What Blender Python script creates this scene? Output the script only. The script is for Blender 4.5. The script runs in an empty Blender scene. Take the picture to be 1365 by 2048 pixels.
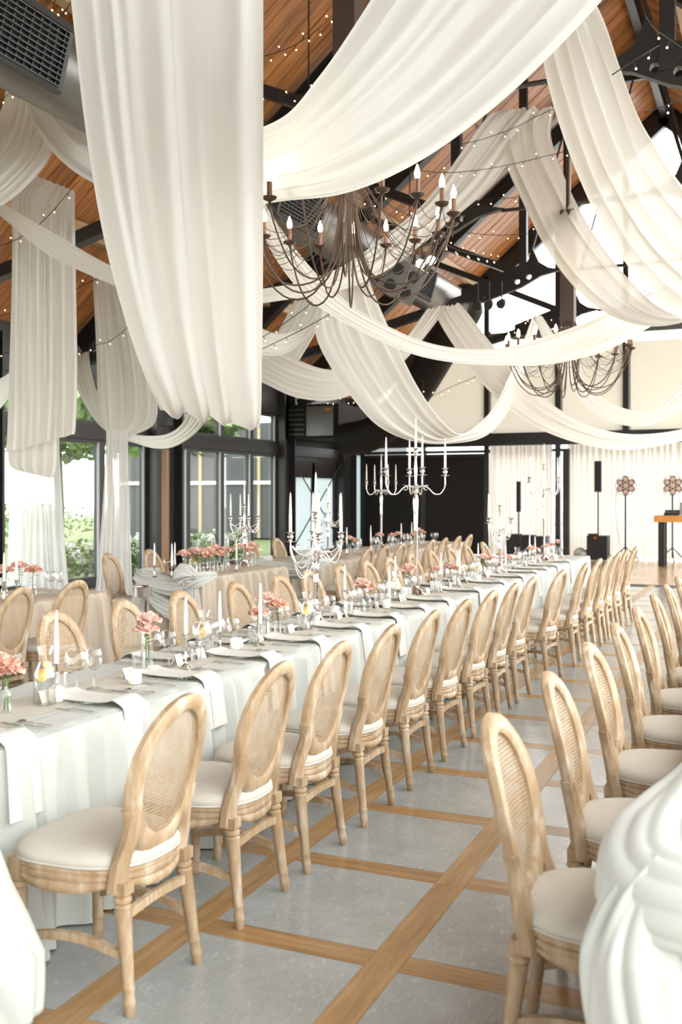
import bpy, math, random
import numpy as np
from mathutils import Vector, Matrix, noise
from mathutils.geometry import tessellate_polygon

R = math.radians
SC = bpy.context.scene
COL = SC.collection

# ------------------------------------------------------------------ camera, world, exposure
CAM = Vector((0.0, 0.0, 1.644))
YAW = R(23.6)
FPX, HZ = 1990.0, 990.0
cam_data = bpy.data.cameras.new('camera')
cam_data.sensor_fit = 'HORIZONTAL'
cam_data.sensor_width = 24.0
cam_data.lens = FPX / 1365.0 * 24.0
cam_data.shift_y = -(1024.0 - HZ) / 1365.0
cam_data.clip_end = 400
cam_data.dof.use_dof = True
cam_data.dof.focus_distance = 6.3
cam_data.dof.aperture_fstop = 2.8
cam = bpy.data.objects.new('camera', cam_data)
cam.location = CAM
cam.rotation_euler = (R(90), 0, YAW)
COL.objects.link(cam)
SC.camera = cam

world = bpy.data.worlds.new('overcast_sky')
world.use_nodes = True
SC.world = world
bg = world.node_tree.nodes['Background']
bg.inputs['Color'].default_value = (0.99, 0.99, 0.98, 1)
bg.inputs['Strength'].default_value = 3.2

SC.view_settings.view_transform = 'Standard'
SC.view_settings.look = 'None'
SC.view_settings.gamma = 1.0
SC.view_settings.use_curve_mapping = False
SC.view_settings.exposure = 0.92
SC.cycles.transparent_max_bounces = 32
SC.cycles.max_bounces = 10
SC.cycles.diffuse_bounces = 5
SC.cycles.use_denoising = True
SC.cycles.sample_clamp_indirect = 6.0

FWD = Vector((-math.sin(YAW), math.cos(YAW), 0))
RGT = Vector((math.cos(YAW), math.sin(YAW), 0))

def at(px, py, d):
    """World point seen at a photo position at a given depth (used to lay things out at their real distance)."""
    return CAM + d * (FWD + RGT * ((px - 682.5) / FPX) + Vector((0, 0, 1)) * ((HZ - py) / FPX))

def y_on(px, x):
    """Distance along the hall of a photo column on a line running along the hall at X = x."""
    th = YAW - math.atan((px - 682.5) / FPX)
    return -x / math.tan(th)

# ------------------------------------------------------------------ materials
def mat(name):
    m = bpy.data.materials.new(name)
    m.use_nodes = True
    nt = m.node_tree
    return m, nt, nt.nodes['Principled BSDF'], nt.nodes['Material Output']

def simple(name, col, rough=0.5, metal=0.0, spec=0.5, var=0.0, scale=8.0):
    m, nt, b, o = mat(name)
    b.inputs['Base Color'].default_value = (*col, 1)
    b.inputs['Roughness'].default_value = rough
    b.inputs['Metallic'].default_value = metal
    b.inputs['Specular IOR Level'].default_value = spec
    if var:
        tc = nt.nodes.new('ShaderNodeTexCoord')
        n = nt.nodes.new('ShaderNodeTexNoise')
        n.inputs['Scale'].default_value = scale
        n.inputs['Detail'].default_value = 5
        mx = nt.nodes.new('ShaderNodeMix'); mx.data_type = 'RGBA'
        mx.inputs[6].default_value = (*[c * (1 - var) for c in col], 1)
        mx.inputs[7].default_value = (*[min(1, c * (1 + var)) for c in col], 1)
        nt.links.new(tc.outputs['Object'], n.inputs['Vector'])
        nt.links.new(n.outputs['Fac'], mx.inputs[0])
        nt.links.new(mx.outputs[2], b.inputs['Base Color'])
    return m

def wood(name, c1, c2, rough=0.45, stretch=(1, 12, 12), scale=2.0, c3=None, per_object=0.0, bump=0.0):
    m, nt, b, o = mat(name)
    L = nt.links.new
    tc = nt.nodes.new('ShaderNodeTexCoord')
    mp = nt.nodes.new('ShaderNodeMapping'); mp.inputs['Scale'].default_value = stretch
    L(tc.outputs['Object'], mp.inputs['Vector'])
    oi = nt.nodes.new('ShaderNodeObjectInfo')
    mul = nt.nodes.new('ShaderNodeMath'); mul.operation = 'MULTIPLY'; mul.inputs[1].default_value = 37.0
    L(oi.outputs['Random'], mul.inputs[0])
    add = nt.nodes.new('ShaderNodeVectorMath'); add.operation = 'ADD'
    L(mp.outputs[0], add.inputs[0]); L(mul.outputs[0], add.inputs[1])
    n = nt.nodes.new('ShaderNodeTexNoise'); n.inputs['Scale'].default_value = scale; n.inputs['Detail'].default_value = 7
    n.inputs['Roughness'].default_value = 0.65
    L(add.outputs[0], n.inputs['Vector'])
    cr = nt.nodes.new('ShaderNodeValToRGB')
    cr.color_ramp.elements[0].position = 0.3; cr.color_ramp.elements[0].color = (*c1, 1)
    cr.color_ramp.elements[1].position = 0.7; cr.color_ramp.elements[1].color = (*c2, 1)
    if c3:
        e = cr.color_ramp.elements.new(0.52); e.color = (*c3, 1)
    L(n.outputs['Fac'], cr.inputs['Fac'])
    if per_object:
        hs = nt.nodes.new('ShaderNodeHueSaturation')
        mr = nt.nodes.new('ShaderNodeMapRange')
        mr.inputs['To Min'].default_value = 1 - per_object; mr.inputs['To Max'].default_value = 1 + per_object
        L(oi.outputs['Random'], mr.inputs['Value']); L(mr.outputs[0], hs.inputs['Value'])
        L(cr.outputs['Color'], hs.inputs['Color']); L(hs.outputs['Color'], b.inputs['Base Color'])
    else:
        L(cr.outputs['Color'], b.inputs['Base Color'])
    b.inputs['Roughness'].default_value = rough
    if bump:
        bp = nt.nodes.new('ShaderNodeBump'); bp.inputs['Strength'].default_value = bump; bp.inputs['Distance'].default_value = 0.002
        L(n.outputs['Fac'], bp.inputs['Height']); L(bp.outputs[0], b.inputs['Normal'])
    return m

def cloth(name, col, trans=0.35, clear=0.0, weave=0.0):
    """Thin woven fabric: diffuse on both sides, some light passing through, optionally sheer."""
    m, nt, b, o = mat(name)
    L = nt.links.new
    nt.nodes.remove(b)
    d = nt.nodes.new('ShaderNodeBsdfDiffuse'); d.inputs['Color'].default_value = (*col, 1)
    t = nt.nodes.new('ShaderNodeBsdfTranslucent'); t.inputs['Color'].default_value = (*col, 1)
    mx = nt.nodes.new('ShaderNodeMixShader'); mx.inputs[0].default_value = trans
    L(d.outputs[0], mx.inputs[1]); L(t.outputs[0], mx.inputs[2])
    if weave:
        tc = nt.nodes.new('ShaderNodeTexCoord')
        n = nt.nodes.new('ShaderNodeTexNoise'); n.inputs['Scale'].default_value = 60; n.inputs['Detail'].default_value = 3
        bp = nt.nodes.new('ShaderNodeBump'); bp.inputs['Strength'].default_value = weave; bp.inputs['Distance'].default_value = 0.003
        L(tc.outputs['Object'], n.inputs['Vector']); L(n.outputs['Fac'], bp.inputs['Height']); L(bp.outputs[0], d.inputs['Normal'])
    out = mx
    if clear:
        tr = nt.nodes.new('ShaderNodeBsdfTransparent')
        m2 = nt.nodes.new('ShaderNodeMixShader'); m2.inputs[0].default_value = clear
        L(mx.outputs[0], m2.inputs[1]); L(tr.outputs[0], m2.inputs[2]); out = m2
    L(out.outputs[0], o.inputs['Surface'])
    return m

def clear_glass(name, tint=(1, 1, 1), base=0.04, edge=0.5):
    """Thin-walled clear glass: transparent with Fresnel-like reflection."""
    m, nt, b, o = mat(name)
    L = nt.links.new
    nt.nodes.remove(b)
    tr = nt.nodes.new('ShaderNodeBsdfTransparent'); tr.inputs['Color'].default_value = (*tint, 1)
    g = nt.nodes.new('ShaderNodeBsdfGlossy'); g.inputs['Roughness'].default_value = 0.03
    lw = nt.nodes.new('ShaderNodeLayerWeight'); lw.inputs['Blend'].default_value = 0.35
    mr = nt.nodes.new('ShaderNodeMapRange'); mr.inputs['To Min'].default_value = base; mr.inputs['To Max'].default_value = edge
    L(lw.outputs['Facing'], mr.inputs['Value'])
    mx = nt.nodes.new('ShaderNodeMixShader')
    L(mr.outputs[0], mx.inputs[0]); L(tr.outputs[0], mx.inputs[1]); L(g.outputs[0], mx.inputs[2])
    L(mx.outputs[0], o.inputs['Surface'])
    return m

def glow(name, col, strength):
    m, nt, b, o = mat(name)
    b.inputs['Base Color'].default_value = (*col, 1)
    b.inputs['Emission Color'].default_value = (*col, 1)
    b.inputs['Emission Strength'].default_value = strength
    return m

M = {}
M['steel'] = simple('black_steel', (0.026, 0.024, 0.023), 0.36, 0.0, 0.5, 0.25, 3)
M['frame'] = simple('window_frame_grey', (0.045, 0.045, 0.045), 0.4, 0.0, 0.5)
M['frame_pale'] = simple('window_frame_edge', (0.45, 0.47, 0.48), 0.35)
M['plank'] = wood('roof_planks', (0.22, 0.075, 0.022), (0.62, 0.29, 0.11), 0.33, (1.0, 14, 14), 1.2, (0.46, 0.19, 0.062), 0.22)
M['purlin'] = wood('roof_beam_wood', (0.45, 0.30, 0.16), (0.62, 0.44, 0.26), 0.5, (12, 1, 12), 1.5)
M['chair_wood'] = wood('limewashed_oak', (0.33, 0.21, 0.11), (0.64, 0.55, 0.435), 0.5, (5, 5, 1.2), 4.0, (0.45, 0.325, 0.20), 0.06, 0.10)
M['cane'] = wood('woven_cane', (0.46, 0.33, 0.20), (0.60, 0.48, 0.33), 0.55, (3, 3, 3), 8.0)
M['linen'] = simple('oatmeal_linen', (0.60, 0.56, 0.49), 0.9, 0, 0.1, 0.05, 40)
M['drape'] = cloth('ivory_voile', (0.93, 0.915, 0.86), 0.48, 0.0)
M['drape_front_dimmed'] = cloth('ivory_voile_toned_down', (0.83, 0.83, 0.79), 0.45, 0.0)  # same voile, darker colour offsets the strong light on near drapes
M['sheer'] = cloth('sheer_ivory_voile', (0.88, 0.86, 0.80), 0.34, 0.03)
M['curtain'] = cloth('white_window_voile', (0.97, 0.97, 0.96), 0.72, 0.12)
M['stage_curtain'] = cloth('cream_stage_curtain', (0.88, 0.85, 0.77), 0.22, 0.0)
M['blind'] = cloth('cream_roller_blind', (0.88, 0.86, 0.79), 0.34, 0.0)
M['table_cloth'] = cloth('pale_sage_tablecloth', (0.61, 0.625, 0.585), 0.06, 0.0, 0.2)
M['satin'] = cloth('champagne_tablecloth', (0.60, 0.52, 0.425), 0.05)
M['gather'] = cloth('white_gathered_cloth', (0.64, 0.65, 0.61), 0.10)
M['runner'] = cloth('beige_gauze_runner', (0.76, 0.70, 0.62), 0.2, 0.3)
M['napkin'] = cloth('ivory_napkin', (0.74, 0.725, 0.68), 0.12)
M['glass'] = clear_glass('clear_glass', (0.99, 0.993, 0.99), 0.05, 0.8)
M['plate_glass'] = clear_glass('pale_green_glass', (0.975, 0.99, 0.975), 0.05, 0.35)
M['pane'] = clear_glass('window_glass', (0.97, 0.985, 0.98), 0.03, 0.25)
M['water'] = clear_glass('water', (0.96, 0.97, 0.96), 0.04, 0.4)
M['silver'] = simple('polished_silver', (0.86, 0.84, 0.82), 0.12, 1.0)
M['cutlery'] = simple('steel_cutlery', (0.62, 0.58, 0.55), 0.2, 1.0)
M['wax'] = simple('ivory_wax', (0.90, 0.88, 0.83), 0.4, 0, 0.4)
M['wick'] = simple('burnt_wick', (0.05, 0.04, 0.03), 0.9)
M['pearl'] = simple('pearl', (0.90, 0.86, 0.78), 0.2, 0, 0.7)
M['petal'] = simple('salmon_petal', (0.83, 0.53, 0.42), 0.6, 0, 0.2, 0.12, 30)
M['petal_light'] = simple('blush_petal', (0.88, 0.63, 0.55), 0.6, 0, 0.2, 0.1, 30)
M['leaf'] = simple('rose_leaf', (0.10, 0.22, 0.06), 0.5, 0, 0.3, 0.2, 20)
M['orange'] = simple('orange_flesh', (0.95, 0.55, 0.06), 0.35)
M['orange_rind'] = simple('orange_rind', (0.95, 0.70, 0.25), 0.4)
M['card'] = simple('cream_card', (0.86, 0.82, 0.72), 0.8)
M['iron'] = simple('bronzed_iron', (0.085, 0.056, 0.04), 0.38, 0.5)
M['sleeve'] = simple('bronze_sleeve', (0.16, 0.085, 0.05), 0.4, 0.4)
M['bulb'] = glow('warm_bulb', (1.0, 0.80, 0.58), 9)
M['bulb_base'] = simple('white_bulb_base', (0.9, 0.88, 0.84), 0.4)
M['fairy'] = glow('fairy_bulb', (1.0, 0.66, 0.30), 4)
M['wire'] = simple('dark_wire', (0.02, 0.025, 0.02), 0.6)
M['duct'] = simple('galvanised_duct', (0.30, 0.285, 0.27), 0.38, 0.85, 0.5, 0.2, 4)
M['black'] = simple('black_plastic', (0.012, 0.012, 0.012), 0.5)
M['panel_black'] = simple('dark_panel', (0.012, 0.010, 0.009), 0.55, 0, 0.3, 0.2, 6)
M['hvac'] = simple('unit_front_grey', (0.20, 0.20, 0.19), 0.3, 0.5)
M['white_paint'] = simple('white_paint', (0.8, 0.8, 0.8), 0.4)
M['frost'] = cloth('frosted_glass', (0.78, 0.85, 0.88), 0.55)
M['bench_wood'] = simple('honey_wood', (0.62, 0.28, 0.07), 0.4, 0, 0.4, 0.15, 10)
M['laptop'] = simple('silver_laptop', (0.6, 0.6, 0.6), 0.3, 0.6)
M['lamp_lens'] = simple('amber_lens', (0.50, 0.30, 0.21), 0.25)
M['red'] = simple('red_plastic', (0.6, 0.04, 0.02), 0.4)
M['strip_wood'] = wood('oak_floor_strip', (0.26, 0.145, 0.058), (0.45, 0.285, 0.135), 0.25, (14, 1.0, 1), 2.2, (0.36, 0.215, 0.092), 0.14)
M['strip_wood_x'] = wood('oak_floor_strip_cross', (0.27, 0.15, 0.062), (0.46, 0.29, 0.14), 0.25, (1.0, 14, 1), 2.2, (0.37, 0.22, 0.096), 0.14)
M['dance_wood'] = wood('dance_floor_wood', (0.40, 0.25, 0.135), (0.58, 0.39, 0.22), 0.2, (1, 10, 1), 1.5, (0.48, 0.31, 0.17), 0.10)

def stone_mat():
    m, nt, b, o = mat('grey_stone_tile')
    L = nt.links.new
    tc = nt.nodes.new('ShaderNodeTexCoord'); oi = nt.nodes.new('ShaderNodeObjectInfo')
    mul = nt.nodes.new('ShaderNodeMath'); mul.operation = 'MULTIPLY'; mul.inputs[1].default_value = 53.0
    L(oi.outputs['Random'], mul.inputs[0])
    add = nt.nodes.new('ShaderNodeVectorMath'); add.operation = 'ADD'
    L(tc.outputs['Object'], add.inputs[0]); L(mul.outputs[0], add.inputs[1])
    n = nt.nodes.new('ShaderNodeTexNoise'); n.inputs['Scale'].default_value = 5; n.inputs['Detail'].default_value = 8; n.inputs['Roughness'].default_value = 0.7
    n2 = nt.nodes.new('ShaderNodeTexNoise'); n2.inputs['Scale'].default_value = 70; n2.inputs['Detail'].default_value = 4; n2.inputs['Distortion'].default_value = 1.5
    mp = nt.nodes.new('ShaderNodeMapping'); mp.inputs['Scale'].default_value = (1, 0.35, 1); mp.inputs['Rotation'].default_value = (0, 0, 0.6)
    L(add.outputs[0], n.inputs['Vector']); L(add.outputs[0], mp.inputs['Vector']); L(mp.outputs[0], n2.inputs['Vector'])
    c1 = nt.nodes.new('ShaderNodeValToRGB')
    c1.color_ramp.elements[0].position = 0.25; c1.color_ramp.elements[0].color = (0.29, 0.305, 0.30, 1)
    c1.color_ramp.elements[1].position = 0.75; c1.color_ramp.elements[1].color = (0.40, 0.42, 0.415, 1)
    L(n.outputs['Fac'], c1.inputs['Fac'])
    c2 = nt.nodes.new('ShaderNodeValToRGB')
    c2.color_ramp.elements[0].position = 0.56; c2.color_ramp.elements[0].color = (0, 0, 0, 1)
    c2.color_ramp.elements[1].position = 0.70; c2.color_ramp.elements[1].color = (1, 1, 1, 1)
    L(n2.outputs['Fac'], c2.inputs['Fac'])
    mx = nt.nodes.new('ShaderNodeMix'); mx.data_type = 'RGBA'
    mx.inputs[7].default_value = (0.54, 0.56, 0.56, 1)
    sc = nt.nodes.new('ShaderNodeMath'); sc.operation = 'MULTIPLY'; sc.inputs[1].default_value = 0.55
    L(c2.outputs['Color'], sc.inputs[0]); L(sc.outputs[0], mx.inputs[0]); L(c1.outputs['Color'], mx.inputs[6])
    L(mx.outputs[2], b.inputs['Base Color'])
    mr = nt.nodes.new('ShaderNodeMapRange'); mr.inputs['To Min'].default_value = 0.05; mr.inputs['To Max'].default_value = 0.26
    L(n.outputs['Fac'], mr.inputs['Value']); L(mr.outputs[0], b.inputs['Roughness'])
    b.inputs['Specular IOR Level'].default_value = 0.9
    bp = nt.nodes.new('ShaderNodeBump'); bp.inputs['Strength'].default_value = 0.2; bp.inputs['Distance'].default_value = 0.004
    L(n2.outputs['Fac'], bp.inputs['Height']); L(bp.outputs[0], b.inputs['Normal'])
    return m
M['stone'] = stone_mat()

# ------------------------------------------------------------------ mesh helpers
class MB:
    def __init__(self):
        self.v, self.f = [], []
    def add(self, vs, fs):
        n = len(self.v)
        self.v.extend([tuple(p) for p in vs])
        self.f.extend([tuple(i + n for i in f) for f in fs])
        return self
    def box(self, x0, x1, y0, y1, z0, z1):
        vs = [(x0, y0, z0), (x1, y0, z0), (x1, y1, z0), (x0, y1, z0), (x0, y0, z1), (x1, y0, z1), (x1, y1, z1), (x0, y1, z1)]
        return self.add(vs, [(0, 3, 2, 1), (4, 5, 6, 7), (0, 1, 5, 4), (1, 2, 6, 5), (2, 3, 7, 6), (3, 0, 4, 7)])
    def bar(self, a, b, w, h, up=(0, 0, 1)):
        """Rectangular bar from a to b, w wide sideways, h along the up direction."""
        a, b = Vector(a), Vector(b)
        t = (b - a).normalized()
        s = t.cross(Vector(up))
        if s.length < 1e-4: s = t.cross(Vector((1, 0, 0)))
        s.normalize(); u = s.cross(t)
        vs = []
        for p in (a, b):
            for i, j in ((-1, -1), (1, -1), (1, 1), (-1, 1)):
                vs.append(p + s * (w / 2 * i) + u * (h / 2 * j))
        return self.add(vs, [(0, 3, 2, 1), (4, 5, 6, 7), (0, 1, 5, 4), (1, 2, 6, 5), (2, 3, 7, 6), (3, 0, 4, 7)])
    def lathe(self, prof, seg=16, c=(0, 0, 0), cap=True, flute=0.0, fz=None):
        n0 = len(self.v); c = Vector(c)
        for r, z in prof:
            for k in range(seg):
                a = 2 * math.pi * k / seg
                rr = r * (1 - flute) if (flute and k % 2 and (fz is None or fz[0] < z < fz[1])) else r
                self.v.append((c.x + rr * math.cos(a), c.y + rr * math.sin(a), c.z + z))
        for i in range(len(prof) - 1):
            for k in range(seg):
                k2 = (k + 1) % seg
                self.f.append((n0 + i * seg + k, n0 + i * seg + k2, n0 + (i + 1) * seg + k2, n0 + (i + 1) * seg + k))
        if cap:
            if prof[0][0] > 1e-4: self.f.append(tuple(n0 + k for k in reversed(range(seg))))
            if prof[-1][0] > 1e-4: self.f.append(tuple(n0 + (len(prof) - 1) * seg + k for k in range(seg)))
        return self
    def tube(self, pts, rad, seg=6, closed=False, cap=True, flat=1.0):
        pts = [Vector(p) for p in pts]; n = len(pts); n0 = len(self.v)
        if not hasattr(rad, '__len__'): rad = [rad] * n
        ref = None
        for i, p in enumerate(pts):
            if closed: t = pts[(i + 1) % n] - pts[i - 1]
            else: t = pts[min(i + 1, n - 1)] - pts[max(i - 1, 0)]
            if t.length < 1e-9: t = Vector((0, 0, 1))
            t.normalize()
            if ref is None:
                ref = t.cross(Vector((0, 0, 1)))
                if ref.length < 1e-3: ref = t.cross(Vector((1, 0, 0)))
            ref = (ref - t * ref.dot(t)).normalized()
            b = t.cross(ref)
            for k in range(seg):
                a = 2 * math.pi * k / seg
                self.v.append(tuple(p + (ref * math.cos(a) + b * (math.sin(a) * flat)) * rad[i]))
        m = n if closed else n - 1
        for i in range(m):
            for k in range(seg):
                k2 = (k + 1) % seg; j = (i + 1) % n
                self.f.append((n0 + i * seg + k, n0 + i * seg + k2, n0 + j * seg + k2, n0 + j * seg + k))
        if cap and not closed:
            self.f.append(tuple(n0 + k for k in reversed(range(seg))))
            self.f.append(tuple(n0 + (n - 1) * seg + k for k in range(seg)))
        return self
    def loft(self, rings, closed=True, cap=True):
        n0 = len(self.v); s = len(rings[0])
        for r in rings: self.v.extend([tuple(p) for p in r])
        for i in range(len(rings) - 1):
            for k in range(s if closed else s - 1):
                k2 = (k + 1) % s
                self.f.append((n0 + i * s + k, n0 + i * s + k2, n0 + (i + 1) * s + k2, n0 + (i + 1) * s + k))
        if cap:
            self.f.append(tuple(n0 + k for k in reversed(range(s))))
            self.f.append(tuple(n0 + (len(rings) - 1) * s + k for k in range(s)))
        return self
    def ball(self, c, r, seg=8, rings=5, sz=1.0):
        prof = [(r * math.sin(math.pi * i / rings) + 1e-6, -r * sz * math.cos(math.pi * i / rings)) for i in range(rings + 1)]
        return self.lathe(prof, seg, c, cap=False)
    def mesh(self, name, m, smooth=True, angle=40):
        me = bpy.data.meshes.new(name)
        me.from_pydata(self.v, [], self.f)
        me.materials.append(m if not isinstance(m, str) else M[m])
        if smooth:
            me.polygons.foreach_set('use_smooth', [True] * len(me.polygons))
            if angle: me.set_sharp_from_angle(angle=R(angle))
        me.update()
        return me

def obj(name, me, parent=None, loc=(0, 0, 0), rz=0.0, kind=None):
    o = bpy.data.objects.new(name, me)
    COL.objects.link(o)
    o.location = loc
    if rz: o.rotation_euler = (0, 0, rz)
    if parent is not None: o.parent = parent
    if kind: o['kind'] = kind
    return o

def tag(o, label, cat, group=None, kind=None):
    o['label'] = label; o['category'] = cat
    if group: o['group'] = group
    if kind: o['kind'] = kind
    return o

def thing(name, label, cat, loc=(0, 0, 0), rz=0.0, group=None):
    return tag(obj(name, None, None, loc, rz), label, cat, group)

class Kind:
    """A kind of thing: its parts (name, mesh, index of the part that holds it or None). make() places one more of it."""
    def __init__(self, name, cat, parts):
        self.name, self.cat, self.parts = name, cat, parts
    def make(self, loc, rz, label, group=None, scale=None):
        if len(self.parts) == 1:
            o = obj(self.name, self.parts[0][1], None, loc, rz)
            tag(o, label, self.cat, group)
        else:
            o = thing(self.name, label, self.cat, loc, rz, group)
            made = []
            for nm, me, par in self.parts:
                made.append(obj(nm, me, o if par is None else made[par]))
        if scale: o.scale = (scale,) * 3
        return o

ORD = ['first', 'second', 'third', 'fourth', 'fifth', 'sixth', 'seventh', 'eighth', 'ninth', 'tenth', 'eleventh', 'twelfth', 'thirteenth',
       'fourteenth', 'fifteenth', 'sixteenth', 'seventeenth', 'eighteenth', 'nineteenth', 'twentieth', 'twenty-first', 'twenty-second', 'twenty-third', 'twenty-fourth']
def nth(i): return ORD[i]

def spline(pts, n):
    """Catmull-Rom through pts (Vectors or tuples), n samples evenly by chord length."""
    P = np.array([tuple(p) for p in pts], float)
    seg = np.linalg.norm(np.diff(P, axis=0), axis=1)
    t = np.concatenate([[0], np.cumsum(np.maximum(seg, 1e-6))])
    P2 = np.vstack([2 * P[0] - P[1], P, 2 * P[-1] - P[-2]])
    out = []
    for s in np.linspace(0, t[-1], n):
        i = min(int(np.searchsorted(t, s, side='right')) - 1, len(P) - 2)
        u = (s - t[i]) / (t[i + 1] - t[i])
        p0, p1, p2, p3 = P2[i], P2[i + 1], P2[i + 2], P2[i + 3]
        out.append(0.5 * ((2 * p1) + (-p0 + p2) * u + (2 * p0 - 5 * p1 + 4 * p2 - p3) * u * u + (-p0 + 3 * p1 - 3 * p2 + p3) * u ** 3))
    return np.array(out)

def zigzag(rng, k, n):
    """Irregular pleat profile: about k folds over n samples, values in -1..1, cosine-blended."""
    m = 2 * k + 1
    xs = np.cumsum([rng.uniform(0.3, 2.0) for _ in range(m)]); xs = (xs - xs[0]) / (xs[-1] - xs[0])
    ys = np.array([(1 if i % 2 else -1) * rng.uniform(0.35, 1.0) for i in range(m)])
    v = np.linspace(0, 1, n)
    i = np.clip(np.searchsorted(xs, v, side='right') - 1, 0, m - 2)
    u = (v - xs[i]) / (xs[i + 1] - xs[i])
    s = u * u * (3 - 2 * u)
    return ys[i] * (1 - s) + ys[i + 1] * s

# ------------------------------------------------------------------ the hall: floor
XL, YG = -11.3, 26.6            # window wall, gable wall
XR, Y0 = 6.1, -10.0  # hall carried on unseen behind the camera to cut light there
EAVE, PITCH = 4.3, 0.84         # roof height at the window wall, rise per metre
RIDGE_X = (XL + XR) / 2
RIDGE_Z = EAVE + (RIDGE_X - XL) * PITCH
DANCE_Y = 18.9

ground = obj('ground', MB().box(-90, 90, -60, 120, -0.6, -0.12).mesh('ground', simple('paving_ground', (0.42, 0.42, 0.40), 0.9)), kind='structure')
floor = obj('floor', MB().box(XL - 0.3, XR + 0.3, Y0, YG + 0.4, -0.10, -0.012).mesh('floor', simple('floor_bed', (0.12, 0.11, 0.10), 0.8)), kind='structure')

PX, PY, SW = 0.79, 0.80, 0.125
sx = [-1.257 + PX * i for i in range(-12, 9)]
sy = [3.28 + PY * j for j in range(-5, 19)]
sx = [x for x in sx if XL < x < XR]
tile_me = MB().box(-(PX - SW) / 2 + .0015, (PX - SW) / 2 - .0015, -(PY - SW) / 2 + .0015, (PY - SW) / 2 - .0015, -0.012, 0.0).mesh('tile', 'stone', False)
cross_me = MB().box(-(PX - SW) / 2 + .0015, (PX - SW) / 2 - .0015, -SW / 2 + .001, SW / 2 - .001, -0.012, 0.0).mesh('wood_strip', 'strip_wood_x', False)
cells = []
for x in sx:
    for y in sy:
        cells.append((x + PX / 2, y + PY / 2, y))
def seen_rank(c):
    v = Vector((c[0], c[1], 0)) - CAM
    d = v.dot(FWD); l = v.dot(RGT)
    if d < 1.5: return 1e6
    px = l / d * FPX
    return d + max(0, abs(px) - 760) * 0.05
cells.sort(key=seen_rank)
rest, rest_x = MB(), MB()
for i, (cx, cy, y) in enumerate(cells):
    if cy > DANCE_Y - .2: continue
    if i < 290:
        obj('tile', tile_me, floor, (cx, cy, 0))
        obj('wood_strip', cross_me, floor, (cx, y, 0))
    else:
        rest.box(cx - (PX - SW) / 2, cx + (PX - SW) / 2, cy - (PY - SW) / 2, cy + (PY - SW) / 2, -.012, 0)
        rest_x.box(cx - (PX - SW) / 2, cx + (PX - SW) / 2, y - SW / 2, y + SW / 2, -.012, 0)
obj('tile_field', rest.mesh('tile_field', 'stone', False), floor, kind='stuff')
obj('wood_strip_field', rest_x.mesh('wood_strip_field', 'strip_wood_x', False), floor, kind='stuff')
strip_len = DANCE_Y + .5 - sy[0]
strip_me = MB().box(-SW / 2, SW / 2, 0, PY * 2 - .002, -0.012, 0.0005).mesh('long_strip', 'strip_wood', False)
for x in sx:
    if -3.5 < x < 0.6:
        y = sy[0] - .06
        while y < DANCE_Y - .05:
            obj('wood_strip', strip_me, floor, (x, y, 0)); y += PY * 2
    else:
        obj('wood_strip', MB().box(-SW / 2, SW / 2, 0, DANCE_Y - sy[0], -.012, .0005).mesh('long_strip', 'strip_wood', False), floor, (x, sy[0], 0))
edge = MB().box(XL, XR, DANCE_Y - .02, DANCE_Y + .03, -.012, .006)
obj('threshold_strip', edge.mesh('threshold_strip', simple('threshold_metal', (.16, .13, .1), .4), False), floor)
db = MB().box(0, XR - XL, 0, 0.158, -.012, 0.002).mesh('board', 'dance_wood', False)
yy = DANCE_Y + .03
while yy < YG - .05:
    obj('board', db, floor, (XL, yy, 0)); yy += 0.16

# ------------------------------------------------------------------ the hall: roof
RLX = 2.3                        # the aisle-side slope is planked down to here, unseen glazing added below to let in sky light
RLZ = RIDGE_Z - (RLX - RIDGE_X) * PITCH
ceiling = obj('ceiling', MB().add([(XL - .5, Y0 - 1, EAVE - .42 + .3), (RIDGE_X, Y0 - 1, RIDGE_Z + .3), (RIDGE_X, YG + .6, RIDGE_Z + .3), (XL - .5, YG + .6, EAVE - .42 + .3),
                                   (RLX, Y0 - 1, RLZ + .3), (RLX, YG + .6, RLZ + .3)], [(0, 3, 2, 1), (1, 2, 5, 4)]).mesh('ceiling', simple('roof_cover', (.05, .045, .04), .8), False), kind='structure')
for k in range(9):  # unseen roof glazing, added to brighten the tables from above
    ya = -8 + k * 3.8
    gl = MB().add([(RLX, ya, RLZ + .1), (XR + .4, ya, EAVE - .2), (XR + .4, ya + 3.7, EAVE - .2), (RLX, ya + 3.7, RLZ + .1)], [(0, 1, 2, 3)])
    rl = obj('added_roof_light', MB().bar((RLX, ya - .05, RLZ + .1), (XR + .4, ya - .05, EAVE - .2), .1, .14).mesh('added_roof_light', 'steel', False), ceiling)
    obj('pane', gl.mesh('pane', 'pane', False), rl)
PW = 0.205
slope_len = math.hypot(RIDGE_X - XL + .4, (RIDGE_X - XL + .4) * PITCH)
right_len = math.hypot(RLX - RIDGE_X, (RLX - RIDGE_X) * PITCH)
plank_right = [MB().box(0, right_len, .003, PW - .003, -.012 - .006 * k, .02).mesh('plank', 'plank', False) for k in range(3)]
plank_me = [MB().box(0, slope_len, .003, PW - .003, -.012 - .006 * k, .02).mesh('plank', 'plank', False) for k in range(3)]
ang = math.atan(PITCH)
ny = int((YG - 1.0) / PW)
for side in (-1, 1):
    for k in range(ny):
        y = 1.0 + k * PW
        o = obj('plank', (plank_me if side < 0 else plank_right)[(k * 7 + k // 3) % 3], ceiling)
        if side < 0:
            o.location = (XL - .4, y, EAVE - .4 * PITCH + .05); o.rotation_euler = (0, -ang, 0)
        else:
            o.location = (RLX, y + PW, RLZ + .05); o.rotation_euler = (0, -ang, math.pi)
def roof_z(x): return EAVE + (min(x, 2 * RIDGE_X - x) - XL) * PITCH
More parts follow.
